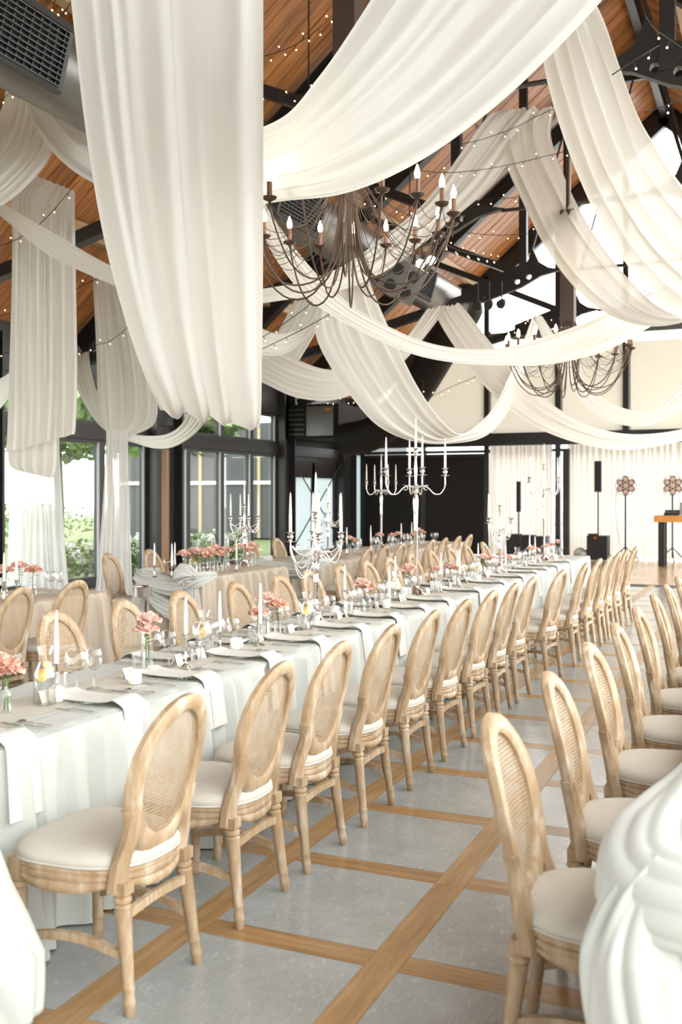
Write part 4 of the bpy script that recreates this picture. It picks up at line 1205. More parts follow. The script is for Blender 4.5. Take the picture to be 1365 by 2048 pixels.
# ------------------------------------------------------------------ chandeliers
def chandelier(c, Rr, n, top_z, label):
    t = thing('chandelier', label, 'chandelier', c, 0, 'bronzed iron chandeliers')
    st = MB().lathe([(.025, .62), (.03, top_z - c[2])], 10).lathe([(.0, .40), (.05, .44), (.085, .52), (.085, .60), (.04, .66), (.025, .70)], 16, cap=False)
    obj('stem', st.mesh('stem', 'iron', True, 50), t)
    obj('post_sleeve', MB().box(-.085, .085, -.085, .085, .30, 1.75).mesh('post_sleeve', simple('brown_steel_post', (.055, .035, .026), .45), False), t)
    arm_pts = [(.045, .56), (.048, .30), (.055, .05), (.09, -.20), (.20, -.40), (.40, -.46), (.58, -.38), (.70, -.20), (.76, -.06), (.77, 0)]
    arm_pts2 = [(.060, .50), (.064, .25), (.075, .0), (.13, -.28), (.26, -.50), (.44, -.53), (.60, -.40), (.705, -.20), (.755, -.06), (.77, 0)]
    f = Rr / .77
    mes = []
    for ap in (arm_pts, arm_pts2):
        P = spline([(r * f if r > .1 else r, 0, z) for r, z in ap], 30)
        mes.append((MB().tube(P, .0068, 6).mesh('arm', 'iron', True, 0)))
    cup = MB().lathe([(.004, -.01), (.012, -.006), (.040, .006), (.052, .022), (.050, .024), (.03, .018), (.0, .018)], 16, (Rr, 0, 0), False).mesh('drip_pan', 'iron', True, 50)
    slv = MB().lathe([(.018, .016), (.018, .125), (.012, .127), (0, .127)], 12, (Rr, 0, 0), False).mesh('candle_sleeve', 'sleeve', True, 50)
    blb = MB().lathe([(.010, .125), (.0165, .135), (.021, .152), (.020, .172), (.012, .200), (.004, .222), (.0, .226)], 12, (Rr, 0, 0), False).mesh('bulb', 'bulb', True, 60)
    for k in range(n):
        a = obj('arm', mes[k % 2], t, (0, 0, 0), 2 * math.pi * (k + .5) / n)
        obj('drip_pan', cup, a); obj('candle_sleeve', slv, a); obj('bulb', blb, a)
    lamp = bpy.data.lights.new('chandelier_glow', 'POINT'); lamp.energy = 22; lamp.color = (1.0, .80, .60); lamp.shadow_soft_size = .5
    lo = bpy.data.objects.new('chandelier_glow', lamp); COL.objects.link(lo); lo.parent = t; lo.location = (0, 0, .22)
    m = MB()
    for k in range(n):
        a0, a1 = 2 * math.pi * (k + .5) / n, 2 * math.pi * (k + 1.5) / n
        A = Vector((Rr * math.cos(a0), Rr * math.sin(a0), .0)); B = Vector((Rr * math.cos(a1), Rr * math.sin(a1), .0))
        m.tube([A.lerp(B, u) + Vector((0, 0, -.11 * 4 * u * (1 - u))) for u in [i / 10 for i in range(11)]], .0028, 4)
        C_ = Vector((.06 * math.cos(a0), .06 * math.sin(a0), .42))
        for sag in (.34, .52):
            m.tube([A.lerp(C_, u) + Vector((0, 0, -sag * 4 * u * (1 - u) * (1 - .3 * u))) for u in [i / 14 for i in range(15)]], .0026, 4)
    obj('wire_swags', m.mesh('wire_swags', 'iron', True, 0), t, kind='stuff')
    return t
chandelier((-2.85, 6.65, 3.62), .77, 18, roof_z(-2.85) - .3, 'big bronzed iron chandelier of candle bulbs nearer the camera, above the long table')
c2 = at(1137, 700, 12.4)
chandelier((c2.x, c2.y, c2.z - .02), .76, 18, roof_z(c2.x) - .3, 'bronzed iron chandelier of candle bulbs hanging nearer the stage, half behind a drape')

# ------------------------------------------------------------------ duct and fittings under the roof
DX, DZ, DR = -6.0, 5.5, .36
m = MB(); prof = []
pts = []
rngd = np.linspace(2.5, 19.6, 120)
rad = [DR + (.010 if i % 2 else 0) for i in range(120)]
m.tube([(DX, y, DZ) for y in rngd], rad, 32)
t = thing('ventilation_duct', 'long round galvanised ventilation duct running under the roof slope', 'duct', (0, 0, 0))
obj('pipe', m.mesh('pipe', 'duct', True, 60), t)
for i, y in enumerate((6.3, 11.6, 16.4)):
    gm = MB()
    for k in range(11):
        q = (k + .5) / 11; gx, gz = DX + .33 + .135 * q, DZ - .36 + .48 * q
        gm.bar((gx, y - .58, gz), (gx, y + .58, gz), .012, .03, (1, 0, -.3))
    for k in range(12):
        yy = y - .55 + k * .1
        gm.bar((DX + .315, yy, DZ - .35), (DX + .45, yy, DZ + .12), .010, .014, (0, 1, 0))
    fr = MB()
    fr.bar((DX + .31, y - .62, DZ - .36), (DX + .31, y + .62, DZ - .36), .05, .06).bar((DX + DR + .09, y - .62, DZ + .14), (DX + DR + .09, y + .62, DZ + .14), .05, .06)
    fr.bar((DX + .31, y - .6, DZ - .36), (DX + DR + .09, y - .6, DZ + .14), .05, .05).bar((DX + .31, y + .6, DZ - .36), (DX + DR + .09, y + .6, DZ + .14), .05, .05)
    g_ = obj('grille', fr.mesh('grille', 'frame', False), t)
    obj('grille_back', MB().add([(DX + .30, y - .6, DZ - .36), (DX + .30, y + .6, DZ - .36), (DX + DR + .07, y + .6, DZ + .14), (DX + DR + .07, y - .6, DZ + .14)], [(0, 1, 2, 3)]).mesh('grille_back', 'black', False), g_)
    obj('grille_slats', gm.mesh('grille_slats', 'frame', False), g_)
for y in (4.2, 8.4, 12.6, 16.8):
    obj('hanger_rod', MB().tube([(DX, y, DZ + DR - .02), (DX, y, roof_z(DX) - .02)], .012, 5).mesh('hanger_rod', 'wire'), t)
# air unit in the corner
p = Vector((XL + .85, 22.6, 3.45))
t = thing('air_conditioning_unit', 'dark boxy air handling unit hung high in the corner above the glazed doors', 'air conditioner', p)
obj('casing', MB().box(-.6, .75, -.55, 1.6, -.42, .42).mesh('casing', 'panel_black', False), t)
fp = obj('front_plate', MB().box(-.1, .62, -.58, -.55, -.36, .36).mesh('front_plate', 'hvac', False), t)
obj('warning_label', MB().box(.40, .55, -.585, -.58, .24, .30).mesh('warning_label', simple('orange_label', (.7, .25, .03), .5), False), fp)
vm = MB()
for k in range(6): vm.box(-.58, -.16, -.585, -.55, -.34 + k * .12, -.29 + k * .12)
obj('louvres', vm.mesh('louvres', 'frame', False), t)
for x in (-.4, .5): obj('hanger_rod', MB().tube([(x, .3, .4), (x, .3, 1.5)], .02, 6).mesh('hanger_rod', 'steel'), t)
t2 = bpy.data.objects['ventilation_duct']
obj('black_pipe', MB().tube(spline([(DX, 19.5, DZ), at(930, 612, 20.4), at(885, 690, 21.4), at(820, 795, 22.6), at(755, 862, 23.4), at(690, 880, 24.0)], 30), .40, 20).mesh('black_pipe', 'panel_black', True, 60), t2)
# lit spots and effect lights on the trusses
def spot(px, py, d, label, lit=True):
    p = at(px, py, d)
    t = thing('spotlight', label, 'spotlight', p, 0, 'spotlights under the roof')
    obj('can', MB().tube([(0, .10, .05), (0, -.03, -.01)], [.05, .07], 14).mesh('can', 'black', True, 50), t)
    if lit: obj('lens', MB().tube([(0, -.031, -.0105), (0, -.036, -.0128)], .06, 14).mesh('lens', 'bulb', True, 50), t)
    obj('yoke', MB().tube([(0, .03, .05), (0, .03, .35)], .012, 5).mesh('yoke', 'black'), t)
spot(843, 527, 13.2, 'lit round spotlight beside the duct, left of its twin'.replace('left of its twin', 'nearer the chandelier than its twin'))
spot(865, 520, 13.3, 'lit round spotlight beside the duct, farther from the chandelier than its twin')
for i, (px, py) in enumerate(((955, 612), (978, 610), (1003, 608))):
    spot(px, py, 15.0, '%s small black spotlight hanging against the bright gable glass' % ('first', 'middle', 'last')[i], False)
p = at(790, 553, 12.8)
t = thing('light_bar', 'pale panel of round lamps mounted on the duct behind the chandelier', 'light fixture', p)
obj('backplate', MB().box(-.36, .36, -.03, .03, -.24, .24).mesh('backplate', 'hvac', False), t)
for i in range(3):
    for j in range(2):
        obj('lamp', MB().tube([(-.22 + .22 * i, -.03, -.11 + .22 * j), (-.22 + .22 * i, -.10, -.11 + .22 * j)], .075, 14).mesh('lamp', 'black', True, 50), t)
t.rotation_euler = (.3, .5, .4)

# ------------------------------------------------------------------ ceiling drapes
def drape(label, rows, k=7, amp=.06, seed=1, m='drape', n=110, nv=72, group='ivory drapes swagged under the roof', name='ceiling_drape', sag=0.0, ends=(1.0, 1.0)):
    """Cloth between two edges, each row (upper/left x, y, lower/right x, y, depth[, depth of the second edge]); irregular pleats along its length."""
    rng = random.Random(seed)
    A = spline([at(r[0], r[1], r[4]) for r in rows], n)
    B = spline([at(r[2], r[3], r[5] if len(r) > 5 else r[4]) for r in rows], n)
    prof = [zigzag(rng, k, nv) for _ in range(4)]; fine = [zigzag(rng, k * 2, nv) for _ in range(3)]
    vs = []; fs = []
    v = np.linspace(0, 1, nv)
    env = np.minimum(1, np.minimum(v, 1 - v) * 10 + .15)
    for i in range(n):
        u = i / (n - 1)
        t = A[min(i + 1, n - 1)] + B[min(i + 1, n - 1)] - A[max(i - 1, 0)] - B[max(i - 1, 0)]
        w = B[i] - A[i]; wl_ = np.linalg.norm(w)
        nr = np.cross(t, w); L = np.linalg.norm(nr); nr = nr / L if L > 1e-9 else np.array([0, 0, 1.0])
        wts = np.exp(-((u - np.array([0, 1 / 3, 2 / 3, 1.0])) / .27) ** 2); wts /= wts.sum()
        pz = sum(wt * p_ for wt, p_ in zip(wts, prof)) * 1.25
        g = fine[0] * (1 - u) + fine[1] * u
        e = ends[0] + (ends[1] - ends[0]) * u
        off = wl_ * amp * (pz + .14 * g) * env * e
        cross = wl_ * (.06 if m == 'sheer' else .03) * pz * env
        bow = sag * wl_ * np.sin(np.pi * v)
        pts = A[i][None, :] + w[None, :] * (v + cross / max(wl_, 1e-6))[:, None] + nr[None, :] * (off + bow)[:, None]
        vs.extend(map(tuple, pts))
    for i in range(n - 1):
        for j in range(nv - 1):
            a = i * nv + j
            fs.append((a, a + 1, a + nv + 1, a + nv))
    mb = MB(); mb.add(vs, fs)
    o = obj(name, mb.mesh(name, m, True, 0))
    return tag(o, label, 'drape', group)

# D1: the big near panel, folded back on itself at the bottom
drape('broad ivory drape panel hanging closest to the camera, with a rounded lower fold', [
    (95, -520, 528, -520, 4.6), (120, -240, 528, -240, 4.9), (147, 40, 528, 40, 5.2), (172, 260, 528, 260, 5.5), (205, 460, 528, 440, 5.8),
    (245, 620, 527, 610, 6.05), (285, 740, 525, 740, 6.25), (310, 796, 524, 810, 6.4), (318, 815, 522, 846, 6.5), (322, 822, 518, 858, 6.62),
    (330, 815, 512, 850, 6.85), (345, 780, 505, 800, 7.1), (355, 700, 500, 700, 7.25)], 4, .060, 2, 'drape_front_dimmed', 150, 120)
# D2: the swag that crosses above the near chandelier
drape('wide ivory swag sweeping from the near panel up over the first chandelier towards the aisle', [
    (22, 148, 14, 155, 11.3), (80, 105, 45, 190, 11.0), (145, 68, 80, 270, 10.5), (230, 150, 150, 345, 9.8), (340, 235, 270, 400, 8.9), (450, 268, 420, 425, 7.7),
    (560, 240, 560, 404, 6.6), (640, 155, 690, 388, 5.9), (720, 40, 830, 330, 5.3), (800, -90, 980, 225, 4.9), (890, -230, 1120, 95, 4.6), (980, -380, 1260, -60, 4.4), (1080, -540, 1400, -240, 4.3)], 6, .06, 6, 'drape_front_dimmed', 150, 100)
# D3: swag at the upper edge, descending outwards
drape('ivory swag falling away from the roof hook above the window-side drape panels', [
    (14, 152, 140, 80, 11.5, 11.2), (8, 200, 118, 200, 11.0), (-5, 235, 105, 302, 10.6), (-40, 300, 60, 365, 10.2), (-110, 350, 0, 412, 9.9), (-190, 360, -90, 440, 9.7)], 8, .06, 9)
# D4: straight hanging panel near the windows
drape('long straight ivory panel with a ragged hem hanging before the windows', [
    (68, 350, 150, 382, 12.05), (26, 380, 150, 420, 12.0), (25, 450, 151, 480, 11.9), (23, 600, 153, 600, 11.85), (18, 760, 155, 760, 11.8), (15, 860, 152, 850, 11.8), (12, 905, 150, 868, 11.8)], 8, .05, 12)
drape('narrow ivory tail falling below the long straight panel before the windows', [
    (40, 560, 82, 560, 12.0), (34, 700, 92, 700, 12.0), (24, 840, 112, 840, 12.0), (16, 920, 114, 930, 12.0), (30, 940, 106, 957, 12.0)], 5, .06, 13)
# D5: second hanging panel with a tied foot
drape('shorter ivory panel gathered at its foot, hanging between the near panel and the windows', [
    (186, 545, 250, 520, 15.8), (188, 600, 270, 600, 15.6), (193, 700, 300, 700, 15.4), (196, 790, 315, 790, 15.3), (203, 840, 308, 848, 15.3), (214, 866, 262, 872, 15.35), (225, 868, 250, 872, 15.6)], 7, .06, 15)
# D6 + D9 left leg: long thin swag up to the middle truss
drape('long narrow ivory swag running behind the near chandelier up to the middle truss', [
    (-60, 350, -70, 385, 11.6), (5, 405, 0, 432, 11.4), (100, 462, 90, 505, 11.1), (222, 532, 215, 566, 10.8), (330, 575, 330, 608, 10.5), (440, 590, 440, 618, 10.4), (530, 577, 530, 606, 10.5),
    (610, 562, 620, 592, 10.8), (690, 530, 710, 572, 11.3), (760, 480, 800, 525, 12.0), (850, 405, 890, 452, 12.8), (920, 310, 970, 385, 13.3), (975, 235, 1020, 325, 13.6), (1000, 222, 1110, 216, 13.8)], 5, .07, 19, 'drape', 150, 64)
# D7: thin swag across the middle
drape('slender ivory swag curving low across the hall in front of the second chandelier', [
    (470, 300, 420, 330, 9.2), (532, 412, 512, 455, 9.4), (585, 490, 570, 545, 9.5), (640, 555, 620, 600, 9.6), (705, 612, 690, 646, 9.8), (775, 652, 765, 684, 10.0), (845, 682, 838, 712, 10.2),
    (920, 697, 915, 726, 10.4), (1000, 697, 1000, 731, 10.6), (1090, 674, 1100, 729, 10.8), (1180, 642, 1210, 703, 10.9), (1245, 612, 1300, 655, 11.0), (1330, 570, 1400, 600, 11.0)], 5, .08, 23, 'drape', 140, 56)
# D8: the big drape at the upper edge on the aisle side
drape('broad ivory drape descending steeply from under the wide swag, aisle side', [
    (1082, 20, 1165, -40, 8.6), (1088, 120, 1205, 30, 8.5), (1112, 220, 1240, 130, 8.3), (1150, 330, 1275, 225, 8.1), (1200, 440, 1318, 300, 7.9), (1265, 540, 1368, 372, 7.7), (1345, 620, 1430, 430, 7.5), (1440, 690, 1510, 480, 7.4)], 5, .06, 27, 'sheer', 130, 110)
# D9 right leg
drape('sheer ivory drape falling from the middle truss in a deep curve towards the aisle', [
    (1000, 222, 1110, 214, 13.8), (1012, 320, 1103, 270, 13.5), (1045, 400, 1125, 340, 12.9), (1090, 490, 1162, 420, 12.2), (1140, 562, 1220, 510, 11.4), (1205, 620, 1290, 590, 10.6), (1285, 650, 1350, 628, 9.9), (1370, 642, 1420, 622, 9.5), (1460, 590, 1490, 570, 9.3)], 4, .07, 31, 'sheer', 130, 100)
# D10: sheet down from behind the near chandelier, and up again to the far hook
drape('wide pale sheet dropping from behind the near chandelier into a low loop', [
    (668, 555, 735, 540, 12.3), (640, 610, 745, 575, 12.1), (632, 662, 770, 635, 12.0), (655, 720, 800, 700, 11.9), (702, 790, 836, 772, 11.9), (758, 852, 880, 836, 12.0), (830, 884, 920, 868, 12.3),
    (905, 887, 955, 850, 12.8), (975, 870, 990, 812, 13.4), (1022, 815, 1018, 755, 14.0), (1050, 745, 1045, 690, 14.6), (1078, 655, 1066, 632, 15.0)], 5, .05, 37, 'sheer', 140, 100)
# D11: from the hook by the duct end to the low loop over the stage end
drape('ivory swag dropping from the duct end in a long low loop towards the stage', [
    (872, 618, 920, 606, 15.2), (880, 645, 940, 630, 15.0), (925, 715, 985, 688, 14.6), (980, 782, 1045, 755, 14.2), (1060, 846, 1115, 815, 13.8), (1150, 884, 1185, 852, 13.4), (1250, 900, 1265, 868, 13.1), (1365, 882, 1365, 858, 12.9), (1470, 850, 1470, 820, 12.8)], 6, .07, 41, 'drape', 130, 64)
# D12 with the left leg of D11
drape('wide ivory swag slung from behind the near panel up to the end of the duct', [
    (440, 560, 400, 640, 13.6), (490, 640, 460, 735, 13.5), (540, 688, 530, 768, 13.5), (600, 722, 595, 796, 13.6), (660, 740, 670, 800, 13.8), (730, 735, 745, 770, 14.2), (800, 690, 815, 716, 14.7), (855, 618, 900, 610, 15.2)], 7, .06, 43, 'drape', 110, 64)
# D13: small swag between
drape('small ivory loop strung below the near chandelier with fairy lights across it', [
    (420, 560, 400, 620, 11.7), (480, 628, 470, 690, 11.8), (540, 664, 540, 712, 12.0), (585, 664, 590, 698, 12.2), (625, 640, 638, 655, 12.5), (655, 585, 690, 600, 12.9), (680, 540, 730, 545, 13.2)], 5, .07, 47, 'drape', 90, 48)
drape('ivory leg of cloth coming down from the truss behind the small loop', [
    (610, 560, 690, 545, 13.4), (585, 610, 660, 605, 13.4), (556, 665, 628, 672, 13.5), (530, 705, 600, 720, 13.6)], 5, .06, 48, 'drape', 60, 48)
# D16: loop by the second chandelier
drape('ivory loop hanging below the second chandelier against the cream blinds', [
    (1068, 630, 1085, 632, 15.2), (1092, 690, 1116, 680, 15.2), (1128, 752, 1150, 735, 15.1), (1172, 812, 1195, 786, 15.0), (1230, 846, 1245, 815, 14.9), (1300, 850, 1302, 818, 14.8), (1365, 816, 1360, 770, 14.7), (1430, 750, 1420, 690, 14.7)], 5, .08, 53, 'drape', 100, 52)
# festoons on the window wall
G2 = 'ivory festoons along the window wall'
drape('ivory festoon looping from the gathered panel across the window column', [
    (232, 862, 222, 874, 15.9), (262, 868, 262, 884, 16.0), (300, 872, 310, 897, 16.2), (335, 868, 350, 893, 16.5), (362, 850, 390, 868, 16.9), (376, 822, 412, 838, 17.2), (384, 790, 420, 800, 17.4)], 4, .09, 57, 'drape', 70, 40, G2)
drape('ivory festoon gathered under the eave beside the long straight panel', [
    (178, 702, 150, 712, 17.0), (182, 740, 150, 760, 16.8), (196, 790, 165, 800, 16.5), (220, 838, 198, 850, 16.3), (250, 858, 232, 872, 16.2)], 5, .07, 59, 'drape', 60, 40, G2)
drape('ivory festoon dipping at the edge of the picture before the window column', [
    (60, 700, 40, 720, 15.0), (34, 730, 26, 780, 14.7), (5, 755, 0, 818, 14.4), (-40, 770, -40, 850, 14.2), (-110, 760, -110, 820, 14.0)], 4, .08, 61, 'drape', 60, 40, G2)
# window curtains standing on the floor
def window_curtain(px0, px1, ptop, pbot, pw0, pw1, d0, d1, label, seed, k=9):
    rows = []
    for u in (0, .15, .35, .6, .8, 1.0):
        rows.append((px0 + (pw0 - px0) * u ** 1.4, ptop + (pbot - ptop) * u, px1 + (pw1 - px1) * u ** 1.4, ptop + (pbot - ptop) * u, d0, d1))
    drape(label, rows, k, .05, seed, 'curtain', 60, 90, 'white voile curtains at the windows', 'window_curtain')
window_curtain(22, 118, 870, 1200, 12, 140, 16.2, 16.0, 'wide sheer white curtain glowing before the windows, below the long straight panel', 71)
window_curtain(213, 256, 860, 1236, 186, 268, 13.3, 13.3, 'white voile curtain flaring to the floor below the gathered panel', 73, 7)

# ------------------------------------------------------------------ fairy lights
def fairy(pts, label, sagm=.10, step=.16):
    P = [at(*p) for p in pts]
    S = spline(P, max(30, int(sum((P[i + 1] - P[i]).length for i in range(len(P) - 1)) / .05)))
    wire = MB().tube(S, .0045, 4); bl = MB(); acc = 0; k = 0
    for i in range(1, len(S)):
        acc += np.linalg.norm(S[i] - S[i - 1])
        if acc >= step:
            acc = 0; k += 1
            d = Vector((0.02 * math.sin(k * 2.1), 0.01 * math.cos(k), (-1 if k % 3 else 1) * .055))
            p = Vector(S[i]); wire.tube([p, p + d * .8], .003, 4); bl.ball(p + d, .0085, 6, 4)
    o = obj('fairy_lights', wire.mesh('fairy_lights', 'wire', True, 0))
    tag(o, label, 'fairy lights', 'strings of fairy lights under the roof')
    b = obj('bulbs', bl.mesh('bulbs', 'fairy', True, 0), o, kind='stuff')
fairy([(140, -60, 8.4), (108, 10, 8.6), (135, 40, 8.8)], 'short string of fairy lights crossing the planks at the top by the duct')
fairy([(180, -60, 8.2), (120, 40, 8.6), (85, 100, 9.2), (55, 148, 9.8), (28, 178, 10.3), (-10, 210, 10.8)], 'string of fairy lights slanting past the duct grille to the roof hook')
fairy([(760, -60, 7.5), (690, 8, 8.2), (640, 55, 8.8), (590, 90, 9.4), (528, 112, 10.0), (440, 120, 10.6)], 'string of fairy lights under the planks beside the chandelier stem')
fairy([(690, 150, 10.0), (640, 176, 10.3), (580, 193, 10.8), (520, 186, 11.2), (430, 160, 11.6)], 'string of fairy lights just above the wide swag beside the near panel')
fairy([(700, 210, 10.6), (620, 246, 11.0), (540, 245, 11.5), (430, 210, 11.9)], 'lowest string of fairy lights hidden partly by the wide swag')
fairy([(160, 360, 11.6), (137, 385, 11.6), (100, 428, 11.6), (70, 455, 11.7), (20, 485, 11.8), (-40, 500, 12.0)], 'string of fairy lights slanting across the top of the long straight panel')
fairy([(250, 545, 12.4), (200, 555, 12.2), (150, 580, 12.2), (110, 604, 12.2), (76, 617, 12.3), (20, 628, 12.5), (-40, 640, 12.6)], 'string of fairy lights across the middle of the long straight panel')
fairy([(262, 650, 14.6), (220, 682, 14.6), (190, 690, 14.7), (150, 703, 14.9), (90, 710, 15.2), (0, 705, 15.4)], 'string of fairy lights across the gathered panel, above the windows')
fairy([(820, 262, 12.8), (900, 287, 12.6), (960, 280, 12.4), (1030, 255, 12.2), (1080, 230, 12.0), (1140, 205, 11.8)], 'upper string of fairy lights across the drape at the middle truss')
fairy([(800, 335, 13.2), (880, 345, 13.0), (960, 340, 12.8), (1040, 325, 12.6), (1110, 308, 12.4), (1170, 295, 12.2)], 'second string of fairy lights across the drape at the middle truss')
fairy([(860, 398, 14.2), (930, 402, 14.0), (990, 399, 13.9), (1045, 393, 13.7), (1090, 385, 13.6)], 'third string of fairy lights, behind the drape at the middle truss')
fairy([(840, 450, 15.6), (925, 464, 15.4), (990, 470, 15.2), (1050, 468, 15.0), (1110, 460, 14.9)], 'fourth string of fairy lights, level with the truss post')
fairy([(700, 395, 11.2), (780, 410, 11.6), (850, 455, 12.4), (905, 495, 13.6), (960, 512, 15.0), (1000, 520, 16.5)], 'string of fairy lights running along under the roof behind the near chandelier')
fairy([(500, 690, 11.3), (545, 662, 11.3), (590, 632, 11.3), (620, 608, 11.3), (650, 580, 11.4)], 'upper short string of fairy lights on the small loop')
fairy([(520, 700, 11.2), (585, 669, 11.2), (625, 648, 11.2), (660, 627, 11.2), (690, 600, 11.4)], 'lower short string of fairy lights on the small loop')
fairy([(1225, 150, 6.9), (1255, 130, 6.9), (1290, 108, 6.9), (1320, 90, 7.0)], 'string of fairy lights from the wide swag to the near truss post')
fairy([(1290, 30, 6.6), (1312, 60, 6.7), (1335, 75, 6.8), (1400, 120, 7.0)], 'string of fairy lights crossing the near truss post high up')
fairy([(1290, 225, 7.4), (1330, 212, 7.4), (1365, 195, 7.4), (1420, 170, 7.5)], 'string of fairy lights below the drilled truss plate at the edge of the picture')
fairy([(1000, 690, 17.5), (1035, 668, 17.3), (1050, 640, 17.0), (1080, 635, 16.8), (1120, 655, 16.7), (1160, 665, 16.6), (1200, 690, 16.6)], 'string of fairy lights heaped by the far hook beyond the second chandelier', step=.08)
fairy([(640, 800, 19.5), (680, 803, 19.4), (710, 800, 19.3), (740, 806, 19.2)], 'string of amber fairy lights in the dark corner above the air unit', step=.12)
fairy([(845, 760, 17.5), (852, 795, 17.4), (900, 775, 17.3), (960, 750, 17.2)], 'string of fairy lights hanging against the cream blind near the roof edge', step=.14)

# ------------------------------------------------------------------ stage end
SY = YG - 1.0
def on_stage(px, y): 
    th = YAW - math.atan((px - 682.5) / FPX); return -y * math.tan(th)
x = on_stage(1197, SY)
t = thing('loudspeaker', 'slim black column loudspeaker on a pole above its bass box, before the cream curtain', 'loudspeaker', (x, SY, 0))
obj('bass_box', MB().box(-.24, .26, -.25, .25, .02, .62).mesh('bass_box', 'black', False), t)
obj('pole', MB().tube([(0, 0, .62), (0, 0, 1.75)], .018, 10).mesh('pole', 'black'), t)
obj('column', MB().box(-.08, .08, -.08, .08, 1.72, 2.50).mesh('column', 'black', False), t)
obj('mixer_top', MB().box(-.22, -.02, -.2, .1, .62, .67).mesh('mixer_top', 'black', False), t)
obj('status_light', MB().box(-.06, .0, -.262, -.25, .54, .60).mesh('status_light', 'red', False), t)
x = on_stage(1057, SY + .2)
t = thing('speaker_stand', 'tall thin black loudspeaker pole between two low black boxes, before the narrow curtain', 'loudspeaker', (x - .25, SY + .2, 0))
obj('pole', MB().tube([(0, 0, 0.6), (0, 0, 1.3)], .018, 10).mesh('pole', 'black'), t)
obj('column', MB().box(-.05, .05, -.05, .05, 1.2, 2.0).mesh('column', 'black', False), t)
obj('bass_box', MB().box(-.28, .05, -.22, .22, 0, .62).mesh('bass_box', 'black', False), t)
obj('stage_box', MB().box(.12, .42, -.2, .2, 0, .60).mesh('stage_box', 'black', False), t)
tag(obj('stage_box', MB().box(-.14, .14, -.2, .2, 0, .58).mesh('stage_box', 'black', False), None, (on_stage(1086, SY + .1), SY + .1, 0)), 'small low black box standing behind the stage-end candelabrum', 'box')
def flower_lamp(px, label):
    x = on_stage(px, SY + .1)
    t = thing('flower_lamp', label, 'stage lamp', (x, SY + .1, 0), YAW * .5, 'flower shaped stage lamps')
    hz_ = 1.88
    st = MB().tube([(0, 0, .1), (0, 0, hz_ - .1)], .02, 8)
    for k in range(3):
        a = k * 2.094 + .5; st.tube([(0, 0, .35), (.38 * math.cos(a), .38 * math.sin(a), .01)], .014, 6)
    obj('stand', st.mesh('stand', 'black', True, 50), t)
    for k in range(7):
        a = math.pi / 2 + (k - 1) * math.pi / 3; rr_ = 0 if k == 0 else .155
        cx, cz = rr_ * math.cos(a), hz_ + rr_ * math.sin(a)
        h = obj('lamp_head', MB().tube([(cx, .10, cz), (cx, -.02, cz), (cx, -.05, cz)], [.05, .078, .082], 16, cap=True).mesh('lamp_head', 'black', True, 40), t)
        obj('lens', MB().tube([(cx, -.051, cz), (cx, -.056, cz)], .058 if k else .064, 16).mesh('lens', 'lamp_lens', True, 40), h)
    rg_ = MB().tube([(.25 * math.cos(q), .02, hz_ + .25 * math.sin(q)) for q in [i * 2 * math.pi / 24 for i in range(24)]], .006, 4, True)
    obj('guard_ring', rg_.mesh('guard_ring', 'black', True, 0), t)
    obj('cable', MB().tube(spline([(-.22, .02, hz_ - .15), (-.24, .05, 1.2), (-.15, .08, .5), (-.05, .1, .02)], 16), .006, 4).mesh('cable', 'black', True, 0), t)
flower_lamp(1252, 'flower-shaped seven-head stage lamp on a stand beside the column loudspeaker')
flower_lamp(1346, 'flower-shaped seven-head stage lamp on a stand behind the wooden bar table')
x = on_stage(1312, 24.2)
t = thing('bar_table', 'high honey wood bar table with thick dark legs on the dance floor', 'table', (x, 24.2, 0))
obj('tabletop', MB().box(0, 2.2, -.35, .35, 1.02, 1.17).mesh('tabletop', 'bench_wood', False), t)
for lx in (.16, 2.0):
    obj('leg', MB().box(lx - .07, lx + .07, -.3, -.16, 0, 1.02).mesh('leg', 'black', False), t)
    obj('leg', MB().box(lx - .07, lx + .07, .16, .3, 0, 1.02).mesh('leg', 'black', False), t)
tag(obj('mixing_deck', MB().box(0, .34, -.18, .18, 0, .06).add([(0, .02, .06), (.34, .02, .06), (.34, .16, .13), (0, .16, .13), (.34, .16, .06), (0, .16, .06)], [(0, 1, 2, 3), (3, 2, 4, 5), (0, 3, 5), (1, 4, 2)]).mesh('mixing_deck', 'black', False), None, (x + .2, 24.2, 1.17)), 'small black sound deck on the wooden bar table', 'sound deck')
t = thing('laptop', 'open silver laptop on the wooden bar table beside the black deck', 'laptop', (x + .52, 24.15, 1.17), 0)
obj('keyboard_base', MB().box(0, .4, -.13, .13, 0, .02).mesh('keyboard_base', 'laptop', False), t)
obj('screen', MB().bar((.2, .13, .02), (.2, .26, .30), .4, .012, (0, 1, 0)).mesh('screen', 'laptop', False), t)
gm = gather([(on_stage(1152, SY) , SY, .12), (on_stage(1165, SY), SY - .05, .16), (on_stage(1178, SY), SY, .12)], [.1, .2, .1], 6, .2, .5, 77, 24, 48, .8)
tag(obj('cloth_heap', gm.mesh('cloth_heap', 'gather', True, 0)), 'small white heap of cloth on the floor by the bass box', 'cloth')

# ------------------------------------------------------------------ floor lamp between the windows
t = thing('floor_lamp', 'dark floor lamp with a brown post and black head against the window column', 'lamp', (XL + .75, y_on(331, XL + .75), 0))
obj('post', MB().box(-.05, .05, -.05, .05, 0, 2.5).mesh('post', simple('lit_wood_post', (.30, .17, .09), .5), False), t)
obj('shade', MB().box(-.10, .10, -.10, .10, 2.95, 3.1).mesh('shade', 'black', False), t)  # plain black head, no part of the lamp emits
obj('bracket', MB().box(-.02, .02, -.02, .02, 2.5, 2.95).mesh('bracket', 'black', False), t)

